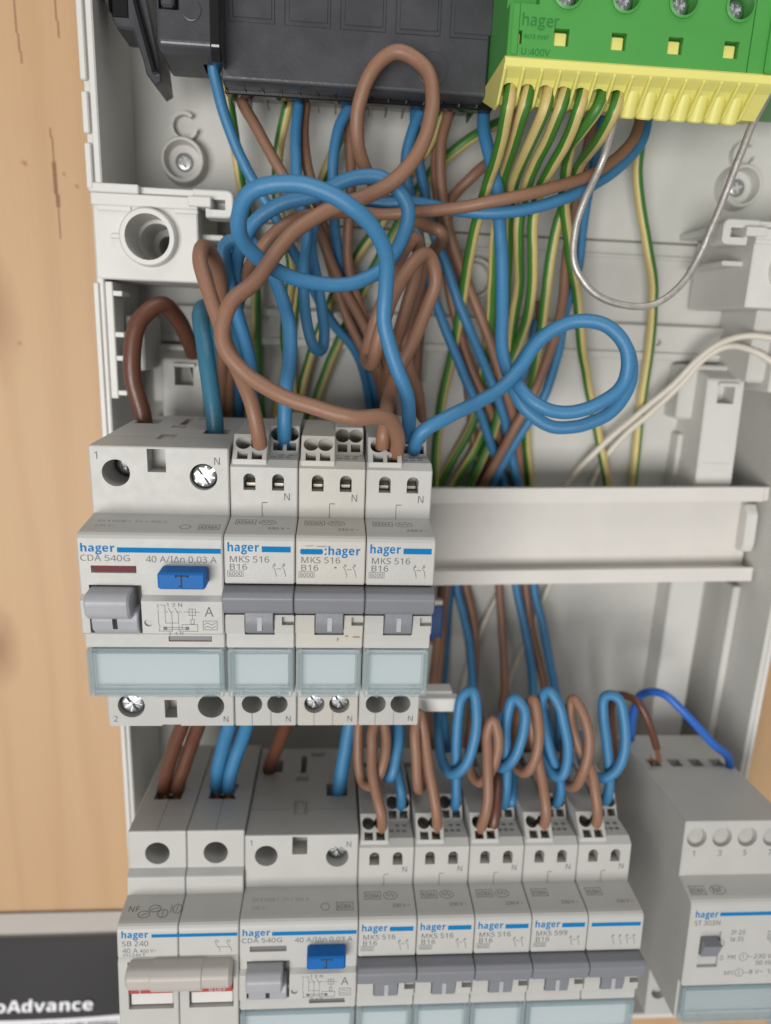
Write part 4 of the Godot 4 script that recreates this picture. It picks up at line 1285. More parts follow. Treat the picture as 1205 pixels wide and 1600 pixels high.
func build_cables() -> void:
	cable("blue_wire", "blue wire leaving the small black block beside the left screw", "wires from the black terminal block", "blue", 3.35, [25.1,151.0,-2.0, 25.1,141.5,-1.9, 26.4,132.7,-5.2, 29.2,124.0,-8.0, 33.3,115.6,-10.1, 38.4,107.7,-11.4, 43.7,99.8,-12.6, 48.1,91.7,-15.0, 52.4,84.1,-19.0, 56.5,76.6,-23.7, 61.7,69.6,-27.9, 67.9,62.9,-31.4, 71.7,54.4,-35.0, 74.2,45.3,-37.9, 76.0,36.7,-36.3, 77.4,29.4,-35.2])
	cable("earth_wire", "thin green-and-yellow wire next to the left screw, leftmost of the striped wires", "striped earth wires at the back", "pe", 3.4, [26.9,147.0,-20.0, 27.1,137.4,-20.0, 28.0,128.5,-23.6, 29.1,119.4,-26.6, 30.3,110.2,-29.2, 31.6,101.0,-31.5, 32.7,91.5,-32.6, 33.6,81.9,-32.9, 33.7,72.3,-33.6, 33.7,62.6,-34.3, 34.1,53.0,-34.8, 34.5,43.3,-35.4, 35.0,33.7,-36.2, 35.6,25.7,-37.1])
	cable("brown_wire", "brown wire slanting right below the left end of the black block", "wires from the black terminal block", "brown", 3.35, [30.3,145.4,-15.0, 31.3,135.9,-15.0, 35.7,127.9,-12.4, 40.5,119.8,-10.8, 45.9,112.0,-10.0, 51.6,104.6,-11.6, 56.4,96.9,-14.6, 60.4,88.5,-16.5, 64.7,80.5,-19.4, 69.7,72.8,-21.8, 73.9,64.6,-24.2, 76.7,55.7,-26.4, 78.5,46.9,-29.7, 79.8,38.0,-32.8, 80.8,27.2,-35.0])
	cable("earth_wire", "green-and-yellow wire second from the left below the black block", "striped earth wires at the back", "pe", 3.4, [45.6,147.0,-20.0, 45.2,137.5,-20.0, 43.2,128.6,-22.8, 41.5,119.8,-26.0, 41.2,110.7,-28.8, 42.8,101.6,-30.9, 45.5,92.6,-32.2, 45.5,83.1,-32.2, 44.3,73.7,-32.2, 43.8,64.2,-32.5, 45.5,54.8,-32.3, 46.6,45.3,-32.8, 47.2,35.8,-33.5, 47.3,26.3,-34.6])
	cable("earth_wire", "yellow wire edge slanting left behind the blue wires under the black block", "striped earth wires at the back", "pe", 3.4, [63.9,147.9,-25.0, 63.6,138.3,-25.0, 61.1,129.2,-26.8, 57.3,120.8,-29.2, 54.0,112.0,-30.9, 51.9,102.9,-33.4, 49.8,93.6,-34.3, 48.1,84.1,-34.8, 46.5,74.6,-35.3, 45.0,65.1,-35.6, 43.5,55.7,-35.5, 41.9,46.3,-35.2, 40.1,37.0,-35.0, 38.0,26.1,-34.7])
	cable("earth_wire", "green-and-yellow wire running from the tall brown loop down left behind the yellowed breaker", "striped earth wires at the back", "pe", 3.4, [93.3,147.7,-18.1, 92.8,138.1,-18.0, 90.4,129.0,-19.7, 86.0,121.1,-23.1, 80.8,113.6,-26.3, 76.4,105.4,-28.5, 70.8,97.8,-30.5, 65.7,89.8,-32.5, 60.9,81.6,-33.9, 57.2,72.7,-34.2, 53.9,63.6,-34.3, 51.1,54.3,-34.8, 49.1,44.9,-35.8, 47.5,35.4,-36.9, 46.4,25.8,-37.7])
	cable("blue_wire", "blue wire hanging in a narrow U and sweeping right under the black block", "wires from the black terminal block", "blue", 3.35, [49.2,145.9,-15.1, 49.0,139.5,-15.4, 48.6,133.3,-14.2, 48.1,127.4,-11.9, 48.1,121.4,-10.0, 48.4,115.2,-8.5, 49.1,109.2,-6.6, 50.3,103.4,-4.3, 51.7,98.6,-0.5, 52.4,93.7,3.4, 51.9,88.1,6.3, 51.8,82.0,8.1, 52.2,75.7,8.9, 53.2,69.4,9.4, 55.0,63.5,8.2, 57.3,63.1,3.7, 57.8,68.6,0.7, 57.1,74.8,-0.7, 56.1,81.0,-2.2, 54.7,87.1,-3.2, 53.3,93.3,-3.8, 54.0,99.6,-3.9, 57.5,104.7,-3.7, 63.5,106.7,-3.7, 69.8,106.6,-3.1, 76.0,106.2,-1.7, 82.1,106.6,0.1, 88.1,105.9,2.3, 93.9,104.7,4.5, 100.0,104.1,6.2, 106.3,103.8,7.4, 112.7,104.4,7.9, 118.9,106.0,7.5, 124.8,108.2,6.3, 130.5,110.6,4.2, 135.8,113.3,1.5, 140.8,116.4,-1.6, 145.5,119.9,-4.6, 149.9,123.7,-7.7, 153.8,127.8,-10.9, 156.6,132.5,-14.2, 158.3,137.8,-17.4, 159.0,143.7,-19.6, 159.0,150.1,-19.3])
	cable("brown_wire", "brown wire dropping straight beside a blue one below the black block", "wires from the black terminal block", "brown", 3.35, [51.2,146.4,-17.7, 50.8,136.8,-17.8, 50.1,127.5,-15.8, 51.4,118.2,-13.8, 54.3,109.3,-15.0, 56.9,100.4,-17.4, 58.5,92.2,-20.9, 61.1,83.5,-23.0, 64.5,74.8,-25.1, 69.1,66.4,-27.1, 74.2,58.2,-29.2, 77.9,49.4,-32.8, 81.3,40.4,-37.9])
	cable("brown_wire", "brown wire hanging straight down left of the tall brown loop", "wires from the black terminal block", "brown", 3.35, [64.1,145.7,-19.0, 64.0,136.1,-18.5, 64.2,126.5,-18.0, 65.1,117.0,-17.2, 65.0,107.4,-17.3, 64.5,97.8,-18.3, 65.2,88.4,-20.0, 68.3,79.8,-22.9, 72.3,71.4,-25.6, 76.3,63.2,-28.0, 79.5,54.5,-30.2, 81.9,45.6,-32.6, 83.9,36.4,-35.6, 84.9,31.9,-37.0])
	cable("blue_wire", "blue wire bowing left of the tall brown loop under the black block", "wires from the black terminal block", "blue", 3.35, [65.1,146.1,-15.0, 64.6,136.5,-14.9, 60.7,128.1,-12.6, 59.4,118.7,-11.5, 59.9,109.3,-12.5, 60.3,100.8,-16.7, 61.8,92.0,-21.3, 63.6,83.3,-25.8, 66.5,74.7,-29.3, 70.8,66.5,-32.2, 74.0,57.5,-34.4, 76.4,48.3,-35.8, 78.3,39.1,-37.8, 79.3,26.7,-37.9])
	cable("blue_wire", "left one of two blue wires slanting right from the tall brown loop", "wires slanting down behind the rail", "blue", 3.35, [86.5,146.2,-14.0, 86.1,136.6,-14.1, 82.9,127.8,-12.2, 81.5,118.5,-12.1, 84.0,109.3,-12.5, 86.8,100.3,-14.4, 89.6,91.3,-16.5, 92.9,82.5,-18.3, 97.0,74.0,-19.8, 101.3,65.6,-21.2, 105.6,57.1,-22.7, 109.9,48.9,-24.5, 114.2,40.7,-26.7, 118.3,32.4,-28.4, 122.4,23.9,-31.1, 126.1,15.3,-33.2, 129.0,6.1,-34.0, 131.3,-3.2,-33.9, 132.9,-12.6,-33.7, 133.6,-22.2,-33.3, 135.5,-31.5,-32.1, 138.1,-40.6,-30.3, 140.1,-49.7,-28.0, 141.5,-58.6,-24.8, 141.7,-67.2,-20.7, 140.7,-76.0,-17.2, 138.7,-84.3,-12.9, 137.1,-93.7,-10.6, 136.0,-102.9,-8.3, 136.2,-112.4,-8.0])
	cable("blue_wire", "right one of two blue wires slanting right from the tall brown loop", "wires slanting down behind the rail", "blue", 3.35, [84.4,147.7,-20.0, 84.5,138.1,-20.1, 85.1,128.6,-19.0, 86.8,119.3,-18.0, 89.4,110.1,-17.6, 92.1,100.9,-18.1, 96.4,92.4,-18.5, 100.0,83.6,-17.9, 104.2,75.0,-18.6, 108.8,66.7,-20.5, 113.4,58.5,-22.4, 117.9,50.4,-24.1, 122.0,42.2,-26.1, 125.1,33.8,-28.1, 127.9,25.1,-30.0, 130.7,16.0,-31.3, 133.5,6.9,-32.0, 136.2,-2.4,-32.9, 138.6,-11.8,-33.4, 140.3,-21.4,-33.0, 142.4,-30.7,-31.9, 145.2,-39.7,-30.0, 147.4,-48.7,-27.7, 149.2,-57.7,-24.9, 150.6,-66.2,-20.9, 151.3,-74.7,-16.5, 151.4,-83.0,-11.9, 152.8,-92.1,-8.6, 154.2,-101.9,-7.4, 154.4,-106.9,-8.0])
	cable("brown_wire", "brown wire slanting right to the rail, rightmost of the slanting bunch", "wires slanting down behind the rail", "brown", 3.35, [95.1,146.2,-15.3, 94.8,136.6,-15.4, 93.0,127.3,-14.8, 93.3,117.8,-15.1, 95.0,108.4,-15.6, 98.0,99.3,-16.9, 102.2,90.9,-19.2, 106.7,82.6,-20.7, 110.9,74.1,-20.9, 114.8,65.4,-21.4, 118.6,57.0,-22.6, 122.5,48.8,-24.2, 126.2,40.4,-26.7, 129.1,31.4,-30.2, 131.2,22.3,-32.9, 132.7,13.1,-34.6, 133.8,3.5,-35.6, 135.0,-6.1,-36.0, 136.6,-15.6,-35.7, 138.5,-25.1,-35.0, 140.2,-34.5,-34.0, 141.9,-43.9,-32.6, 144.2,-53.0,-30.5, 146.7,-62.0,-27.8, 148.3,-70.6,-23.9, 149.4,-79.4,-19.9, 150.4,-88.7,-16.9, 150.9,-98.9,-17.8])
	cable("brown_wire", "brown wire slanting right between two blue ones towards the rail", "wires slanting down behind the rail", "brown", 3.35, [92.9,144.6,-22.0, 93.1,135.1,-22.7, 92.1,125.8,-22.3, 92.8,116.1,-21.6, 94.2,106.6,-21.6, 96.2,97.2,-22.8, 98.5,88.0,-24.4, 101.2,78.9,-25.5, 104.5,70.0,-26.9, 108.0,61.2,-27.9, 112.3,52.8,-28.7, 117.2,44.6,-30.5, 121.6,36.3,-33.3, 124.5,27.3,-34.9, 126.1,17.9,-36.2, 127.0,8.4,-37.0, 127.4,-1.2,-37.3, 127.7,-10.7,-37.2, 127.8,-20.3,-36.1, 128.3,-29.7,-34.6, 129.5,-39.1,-32.8, 130.5,-48.4,-30.8, 131.1,-57.8,-28.7, 131.3,-66.9,-25.8, 130.3,-75.6,-22.0, 128.5,-83.9,-17.4, 126.8,-91.9,-12.5, 126.1,-101.0,-9.3, 125.9,-110.4,-7.8, 125.9,-115.2,-8.0])
	cable("brown_wire", "short brown wire coming from the striped wires and bending down beside the black block", "wires from the black terminal block", "brown", 3.35, [116.9,140.3,-20.0, 115.5,131.0,-19.2, 109.7,123.9,-16.9, 102.9,117.6,-15.3, 97.6,111.3,-19.2, 97.7,103.8,-25.0, 99.5,95.3,-28.6, 102.7,86.7,-31.3, 104.6,77.5,-33.1, 106.4,68.2,-34.4, 108.3,58.9,-35.3, 110.3,49.6,-36.0, 112.2,40.3,-36.8, 113.8,31.1,-36.7, 114.9,23.5,-35.8])
	cable("brown_wire", "brown wire running left from under the green block beside a blue one", "wires from the green side", "brown", 3.35, [156.1,150.1,-17.6, 155.7,140.7,-15.8, 153.2,132.5,-11.6, 148.7,126.3,-6.1, 142.7,121.2,-1.2, 135.7,116.7,3.0, 127.9,113.2,6.9, 119.5,110.2,10.1, 110.6,107.5,12.1, 101.3,105.4,11.5, 92.6,104.3,7.7, 83.9,103.5,3.7, 74.5,102.9,2.0, 65.3,102.7,4.3, 57.1,101.0,8.6, 49.7,98.9,13.8, 43.1,93.4,17.0, 37.5,87.4,12.5, 34.4,82.3,2.6, 32.0,77.1,-4.0, 30.2,71.2,-9.1, 28.7,64.3,-13.7, 27.4,56.4,-19.1, 26.1,48.1,-24.3, 25.1,39.5,-28.0, 24.2,30.7,-33.0])
	cable("brown_wire", "brown wire running down beside a blue one left of the steel wire", "wires crossing behind the blue coil", "brown", 3.35, [143.4,145.8,-24.0, 142.9,139.4,-23.6, 142.4,133.0,-23.2, 141.4,126.7,-22.8, 140.0,120.5,-22.4, 139.2,114.1,-22.3, 138.9,107.8,-22.5, 138.5,101.4,-22.2, 138.2,95.0,-21.6, 138.0,88.7,-21.0, 137.7,82.3,-20.1, 136.8,76.0,-19.2, 135.4,69.8,-18.2, 133.7,63.6,-17.4, 132.1,57.4,-17.2, 130.4,51.2,-17.6, 128.3,45.3,-18.7, 125.9,39.6,-20.7, 123.8,34.0,-22.8, 121.8,28.4,-25.1, 120.0,22.8,-27.4, 118.3,17.2,-29.9, 116.8,11.5,-32.1, 115.4,5.4,-33.1, 114.2,-0.9,-33.4, 112.9,-7.1,-33.5, 110.6,-13.1,-34.1, 108.3,-19.3,-35.1, 107.1,-25.7,-34.6, 106.4,-31.7,-32.8, 106.0,-37.8,-31.1, 105.9,-44.1,-30.6, 105.7,-50.4,-30.1, 105.0,-56.5,-28.3, 104.3,-62.4,-25.9, 103.6,-68.1,-23.0, 102.9,-73.6,-19.8, 102.3,-79.3,-17.0, 101.7,-85.2,-14.4, 101.2,-91.2,-12.4, 101.1,-100.8,-12.0])
	cable("blue_wire", "blue wire running down just left of the steel wire behind the blue coil", "wires crossing behind the blue coil", "blue", 3.35, [146.6,146.5,-26.0, 146.4,140.1,-25.6, 146.2,133.7,-25.2, 145.5,127.4,-25.1, 144.6,121.1,-25.3, 143.9,114.8,-25.3, 143.6,108.4,-25.0, 143.4,102.1,-24.7, 143.4,95.7,-24.5, 142.5,89.5,-24.1, 140.8,83.4,-23.4, 139.4,77.2,-22.3, 138.6,70.9,-20.9, 137.8,64.6,-19.9, 136.6,58.3,-19.6, 135.1,52.1,-19.9, 133.1,46.2,-20.8, 130.6,40.6,-22.4, 128.2,35.0,-24.1, 125.9,29.4,-25.9, 123.8,23.8,-27.8, 122.0,18.1,-29.9, 120.7,12.3,-32.3, 119.4,6.2,-33.6, 118.1,-0.1,-34.2, 116.7,-6.3,-34.6, 114.5,-12.3,-34.9, 111.7,-18.1,-35.5, 110.9,-24.3,-35.2, 111.7,-30.4,-34.1, 113.7,-36.1,-32.3, 115.2,-41.8,-30.1, 116.3,-47.6,-27.8, 117.0,-53.6,-26.0, 117.6,-59.7,-24.2, 118.0,-65.7,-22.1, 118.3,-71.6,-19.8, 118.3,-77.4,-17.1, 117.8,-82.7,-13.7, 117.1,-88.0,-10.1, 117.0,-93.8,-8.2, 117.2,-98.4,-8.3])
	cable("blue_wire", "blue wire going behind the rail beside the flat blue ferrule", "wires crossing behind the blue coil", "blue", 3.35, [132.9,75.3,-33.6, 132.6,68.9,-34.3, 132.0,62.5,-34.9, 130.6,56.3,-35.6, 128.7,50.2,-36.2, 126.2,44.2,-36.6, 123.3,38.6,-36.7, 120.4,32.8,-37.0, 118.0,26.9,-37.9, 116.2,20.7,-37.9, 114.7,14.5,-37.9, 113.7,8.3,-37.9, 112.8,2.0,-37.9, 111.9,-4.4,-37.9, 110.7,-10.8,-37.9, 109.8,-17.3,-37.9, 109.1,-23.6,-37.9, 108.8,-29.6,-37.4, 108.5,-35.7,-36.9, 108.3,-41.9,-36.4, 108.2,-48.1,-35.8, 108.1,-54.4,-35.1, 108.0,-60.6,-34.0, 107.6,-66.7,-32.4, 107.0,-72.6,-30.0, 106.3,-77.7,-26.3, 105.9,-82.6,-22.2, 105.7,-87.4,-18.0, 105.7,-92.5,-14.2, 106.0,-102.2,-14.0])
	cable("brown_wire", "brown wire curving down below the rail, left of the straight brown one", "wires crossing behind the blue coil", "brown", 3.35, [134.6,82.1,-36.0, 134.8,75.7,-36.3, 135.0,69.3,-36.6, 134.8,62.9,-36.9, 133.9,56.5,-37.3, 132.4,50.3,-37.7, 130.4,44.2,-37.9, 127.8,38.4,-37.9, 125.1,32.5,-37.9, 122.7,26.6,-37.9, 120.6,20.5,-37.9, 119.0,14.2,-37.9, 117.8,7.8,-37.9, 116.9,1.3,-37.9, 115.9,-5.2,-37.9, 114.9,-11.7,-37.9, 114.0,-18.0,-37.9, 114.4,-24.1,-37.7, 115.8,-30.1,-36.9, 117.5,-35.8,-35.0, 118.6,-41.7,-33.2, 119.2,-47.7,-31.5, 119.3,-53.9,-30.0, 119.3,-60.1,-28.4, 119.0,-66.2,-26.4, 118.4,-72.0,-23.8, 117.7,-77.8,-21.0, 116.9,-83.4,-18.1, 116.1,-89.1,-15.1, 115.4,-94.7,-12.1, 114.8,-100.2,-9.0, 115.0,-109.3,-8.0])
	cable("earth_wire", "striped wire in the first slot from the left of the green block", "striped wires clamped in the green block", "pe", 3.35, [105.9,134.3,19.0, 104.8,127.8,22.6, 105.3,121.6,16.1, 105.5,117.0,8.7, 105.2,112.6,1.2, 104.5,105.8,-5.8, 103.6,97.6,-11.2, 103.2,89.1,-15.8, 103.4,80.4,-20.3, 103.1,71.6,-23.4, 102.4,62.6,-26.6, 101.2,53.5,-29.2, 100.2,44.2,-31.4, 99.9,34.9,-33.4, 99.8,25.5,-34.5, 99.8,16.1,-34.7, 99.5,6.6,-34.5, 99.2,-4.6,-34.5])
	cable("earth_wire", "striped wire in the second slot from the left of the green block", "striped wires clamped in the green block", "pe", 3.35, [110.9,134.6,19.0, 109.7,128.5,20.9, 109.7,122.6,12.5, 110.2,118.4,2.8, 110.8,113.6,-4.9, 110.7,105.0,-8.5, 111.1,96.0,-11.7, 112.2,87.4,-15.6, 113.5,78.9,-20.0, 114.4,70.2,-24.3, 114.5,61.4,-28.1, 114.2,52.4,-31.7, 113.7,43.1,-33.2, 111.6,33.9,-34.4, 107.4,25.4,-36.2, 103.5,16.7,-37.3, 99.7,7.9,-37.7, 95.9,-0.9,-37.3, 94.0,-5.2,-37.0])
	cable("earth_wire", "striped wire in the third slot from the left of the green block", "striped wires clamped in the green block", "pe", 3.35, [116.4,134.6,19.0, 114.9,128.4,21.5, 114.2,122.4,13.9, 113.7,118.2,5.0, 114.0,114.0,-3.9, 114.2,105.8,-8.4, 115.7,97.6,-12.9, 117.1,89.1,-16.9, 118.2,80.3,-20.6, 118.9,71.6,-24.5, 119.3,62.7,-28.3, 119.1,53.6,-31.4, 118.4,44.4,-34.0, 116.9,35.3,-34.2, 113.6,26.5,-33.4, 109.4,17.9,-35.4, 105.5,9.1,-36.7, 101.7,0.2,-37.5, 99.1,-5.7,-37.9])
	cable("earth_wire", "striped wire in the fourth slot, showing a broad yellow band", "striped wires clamped in the green block", "pe", 3.35, [120.9,134.6,19.0, 119.1,128.3,21.9, 118.3,122.4,14.5, 117.5,118.1,6.0, 117.2,112.8,-1.9, 117.1,104.2,-6.0, 118.7,95.4,-9.7, 120.7,87.0,-13.9, 121.4,78.3,-18.2, 121.9,69.7,-22.6, 122.7,60.9,-26.7, 123.8,52.0,-30.2, 125.5,42.9,-32.9, 127.7,33.8,-35.0, 130.6,24.7,-36.4, 133.9,15.8,-37.2, 136.2,3.1,-37.9])
	cable("earth_wire", "striped wire in the fifth slot of the green block", "striped wires clamped in the green block", "pe", 3.35, [125.7,134.6,19.0, 124.0,128.2,22.0, 123.4,121.9,15.0, 122.5,117.2,6.7, 121.8,112.6,-1.6, 121.0,103.8,-4.7, 122.6,94.9,-7.6, 124.3,86.4,-11.6, 125.0,77.7,-15.4, 124.1,69.2,-19.4, 122.6,60.7,-23.2, 122.1,52.0,-26.7, 121.1,43.0,-29.0, 119.7,34.0,-31.0, 117.3,25.0,-32.9, 114.2,16.1,-34.5, 110.9,7.0,-35.6, 106.5,-5.0,-37.0])
	cable("earth_wire", "striped wire in the sixth slot, its pale yellow side turned forward", "striped wires clamped in the green block", "pe", 3.35, [131.1,134.6,19.0, 129.3,129.0,21.1, 126.9,123.9,13.6, 128.1,123.0,4.4, 129.5,118.9,-3.5, 131.4,111.4,-8.7, 134.4,103.0,-12.2, 137.7,95.2,-16.2, 141.2,87.3,-19.5, 144.4,78.7,-22.7, 147.1,69.7,-25.2, 150.3,60.9,-27.9, 153.8,52.1,-30.5, 157.5,43.5,-32.7, 161.0,34.7,-34.6, 164.0,25.8,-35.3, 166.8,16.7,-36.2, 169.6,7.4,-37.3, 171.3,1.2,-37.9])
	cable("earth_wire", "striped wire in the seventh slot, next to the steel wire", "striped wires clamped in the green block", "pe", 3.35, [135.4,134.2,19.0, 133.2,128.0,22.2, 132.9,123.3,14.5, 133.4,121.7,4.4, 134.1,120.3,-5.7, 133.3,112.7,-11.6, 131.4,103.6,-13.8, 130.8,94.2,-15.4, 130.9,84.8,-17.4, 131.3,75.5,-20.1, 132.0,66.6,-23.7, 132.3,57.6,-27.2, 132.0,48.4,-30.1, 132.5,39.0,-32.9, 134.0,29.7,-35.4, 136.2,20.2,-37.0, 138.2,10.8,-37.9, 139.5,3.2,-37.9])
	cable("earth_wire", "single striped wire on the far right of the open box, passing behind the steel wire", "striped wires clamped in the green block", "pe", 3.4, [157.8,142.9,-22.6, 159.9,133.6,-24.4, 161.0,124.3,-26.5, 163.8,115.2,-28.0, 166.9,106.1,-28.8, 170.3,97.1,-29.5, 173.2,88.0,-30.6, 174.7,78.5,-31.9, 175.7,68.9,-33.1, 176.1,59.3,-34.1, 176.3,49.6,-34.9, 176.7,40.0,-35.9, 176.9,30.4,-36.1, 177.2,20.8,-36.3, 177.7,11.2,-36.6, 178.4,1.7,-37.0])
	cable("earth_wire", "short striped wire slanting left out from behind the long blue wire", "striped earth wires at the back", "pe", 3.4, [116.4,137.2,-24.0, 107.9,133.3,-22.2, 100.0,128.1,-23.2, 93.2,122.4,-26.7, 87.6,115.4,-29.8, 83.0,107.2,-31.6, 78.7,98.8,-32.9, 74.4,90.3,-34.0, 70.2,81.7,-34.6, 66.1,73.1,-35.0, 62.3,64.3,-35.6, 58.6,55.4,-36.1, 55.3,46.1,-36.7, 52.4,36.6,-37.3, 49.6,26.7,-37.9])
	cable("brown_wire", "long brown wire that loops high over the black block and enters the rightmost upper breaker", "wires of the upper rail", "brown", 3.9, [78.0,37.2,39.2, 77.8,43.7,45.1, 74.3,49.1,50.9, 65.9,49.2,54.6, 56.7,51.3,53.4, 47.8,54.1,51.0, 39.7,58.4,48.4, 34.0,65.7,47.0, 35.7,74.4,45.2, 41.5,80.3,40.9, 45.4,86.8,35.5, 50.3,93.6,30.5, 57.7,98.8,27.2, 66.4,102.6,25.6, 74.8,107.1,25.3, 81.3,114.0,24.1, 84.6,122.2,20.6, 85.7,130.6,16.1, 84.0,138.8,11.3, 76.4,143.0,9.0, 69.2,137.1,8.8, 66.1,128.2,7.3, 66.7,119.4,3.9, 70.9,112.5,-1.2, 77.1,106.7,-5.5, 85.2,102.1,-5.1, 91.9,99.0,0.2, 93.5,97.0,-8.3, 92.1,95.0,-16.7, 91.3,89.3,-24.5, 91.0,80.7,-29.1, 90.9,71.4,-31.9, 90.9,62.1,-34.1, 91.0,51.0,-36.0])
	cable("blue_wire", "blue wire making the wide front loop and ending in the rightmost upper breaker", "wires of the upper rail", "blue", 3.9, [82.1,37.0,26.1, 81.8,44.2,32.3, 80.6,53.1,35.9, 76.9,61.8,37.5, 73.8,70.8,37.6, 73.6,80.3,39.5, 72.5,88.8,43.7, 67.3,95.3,48.2, 59.0,99.6,49.8, 49.5,101.3,49.2, 40.5,99.1,47.0, 37.5,91.7,41.9, 41.3,85.9,35.0, 47.8,82.6,29.1, 56.4,81.2,25.5, 65.6,81.9,23.1, 73.6,86.0,20.1, 78.7,93.8,18.0, 80.2,102.9,17.9, 73.4,109.3,17.9, 64.0,108.7,17.8, 55.4,104.4,17.5, 46.0,102.0,17.1, 38.2,96.6,15.0, 33.4,89.6,9.5, 31.7,82.8,4.0, 31.3,75.8,-0.5, 30.8,68.6,-6.0, 30.3,61.5,-11.5, 29.9,54.6,-17.3, 29.2,47.0,-23.0, 27.3,35.5,-32.6])
	cable("blue_wire", "blue wire ending in the first breaker of the upper rail after a small bend over", "wires of the upper rail", "blue", 3.9, [47.8,36.6,28.0, 47.9,44.0,33.8, 48.2,53.5,32.8, 49.2,62.3,29.1, 48.6,70.8,24.4, 46.0,78.5,18.9, 42.1,85.2,12.6, 36.9,92.2,9.2, 30.1,91.7,10.6, 30.0,82.7,7.7, 31.8,73.8,3.8, 33.8,65.0,0.1, 35.2,56.9,-5.1, 35.3,50.2,-12.3, 34.1,44.2,-19.9, 32.6,37.7,-26.8, 31.4,29.9,-32.4, 30.8,25.9,-35.0])
	cable("brown_wire", "brown wire arching beside the screw tower into the first breaker of the upper rail", "wires of the upper rail", "brown", 3.9, [42.1,34.8,36.0, 42.1,42.0,42.1, 40.3,51.2,43.0, 36.5,59.2,39.9, 32.6,67.3,36.8, 29.5,76.0,34.7, 26.6,84.3,31.9, 26.5,89.4,25.7, 28.5,85.9,18.4, 28.6,81.1,11.8, 27.7,75.7,4.1, 26.2,69.8,-6.6, 24.9,62.9,-15.5, 23.8,55.5,-21.6, 22.9,47.5,-26.7, 22.1,39.3,-30.5, 21.7,35.3,-32.6])
	cable("brown_wire", "brown wire folded twice upright just above the rightmost upper breaker", "wires of the upper rail", "brown", 3.9, [74.5,36.2,35.6, 74.4,43.5,41.6, 75.3,49.5,35.4, 76.9,53.8,27.0, 79.9,59.1,19.7, 83.7,66.5,15.0, 86.9,75.4,13.8, 89.7,84.6,13.9, 86.5,91.0,16.4, 80.5,85.9,21.6, 76.1,77.8,24.1, 73.4,68.6,23.9, 72.2,60.7,19.5, 70.4,61.5,10.8, 72.5,70.3,9.0, 75.4,79.4,10.0, 78.1,88.4,12.0, 83.0,95.7,11.4, 85.5,92.1,4.1, 84.8,84.6,-0.8, 83.0,76.2,-3.7, 81.1,68.2,-7.1, 79.7,60.4,-12.7, 78.9,52.6,-19.5, 79.4,44.3,-25.1, 80.0,37.3,-29.3])
	cable("brown_wire", "brown wire coming down behind the right edge of the rightmost upper breaker", "wires of the upper rail", "brown", 3.9, [90.1,93.1,-12.6, 87.7,84.3,-12.5, 85.5,75.8,-11.2, 83.7,67.0,-10.0, 85.8,58.5,-11.6, 89.1,50.7,-14.4, 91.0,42.4,-17.2, 91.7,34.1,-21.0, 91.7,21.8,-22.0])
	cable("blue_wire", "long blue wire coiled twice at the right and ending in the rightmost upper breaker", "wires of the upper rail", "blue", 3.9, [83.4,36.8,31.2, 84.4,43.2,37.2, 91.8,47.9,36.3, 99.6,51.0,31.3, 107.1,54.9,26.9, 113.5,61.1,23.6, 118.8,69.0,22.8, 126.9,74.0,23.8, 135.9,73.8,26.3, 142.4,67.1,28.0, 142.4,57.8,27.9, 135.3,51.7,27.8, 126.3,49.0,26.4, 117.4,52.1,24.9, 113.5,57.7,20.1, 116.9,63.7,13.8, 123.0,70.4,11.3, 131.5,74.2,12.7, 140.1,73.5,16.5, 145.9,66.8,19.5, 147.1,57.5,21.1, 142.4,49.4,22.1, 134.0,44.9,21.5, 124.7,44.4,20.1, 117.0,49.6,18.5, 113.0,57.5,14.7, 111.3,65.4,9.7, 111.3,74.2,5.9, 111.1,83.6,3.6, 110.5,93.1,2.5, 109.6,102.6,1.6, 108.5,111.9,-0.5, 106.0,120.6,-2.5, 104.3,129.0,-7.1, 105.0,137.3,-12.1, 105.0,145.3,-13.0])
	cable("brown_cable", "thick brown cable arching into the first terminal of the upper residual current breaker", "thick feeder cables", "darkbrown", 5.2, [3.0,32.1,2.0, 2.6,41.6,2.0, 0.3,50.9,2.0, 0.4,60.4,1.9, 2.6,69.6,0.7, 8.3,74.7,-3.6, 11.6,70.5,-11.6, 12.9,64.2,-19.1, 14.0,57.0,-26.0, 15.0,48.9,-32.0, 16.3,39.8,-35.7, 17.8,30.7,-36.2, 18.6,23.0,-36.0])
	cable("blue_cable", "thick blue cable standing in the N terminal of the upper residual current breaker", "thick feeder cables", "teal", 5.0, [27.3,32.3,18.0, 27.2,41.9,17.8, 26.0,51.2,16.3, 24.2,60.2,13.5, 22.3,68.0,8.2, 20.8,73.0,-0.0, 20.9,74.5,-9.8, 21.3,69.0,-18.0, 21.3,60.6,-23.4, 21.0,52.1,-28.5, 20.6,40.5,-33.9])
	cable("white_wire", "thin white wire at the right, the upper of the two", "thin white bell wires", "white", 2.3, [218.3,70.7,-8.0, 209.4,72.2,-11.3, 200.7,72.8,-15.4, 193.9,69.0,-20.8, 188.9,62.1,-25.0, 184.0,54.5,-28.2, 177.7,47.5,-30.0, 171.2,40.6,-31.3, 164.6,33.7,-32.3, 158.8,26.2,-34.1, 153.6,18.3,-35.7, 148.9,10.0,-36.8, 144.6,1.4,-37.7, 140.5,-7.3,-38.3, 136.2,-15.9,-38.4, 131.8,-24.4,-37.9, 127.7,-33.0,-37.4, 124.1,-41.9,-37.2, 121.4,-51.1,-37.2, 118.9,-60.4,-36.8, 116.8,-69.6,-35.1, 114.8,-78.5,-32.1, 113.5,-84.4,-30.0])
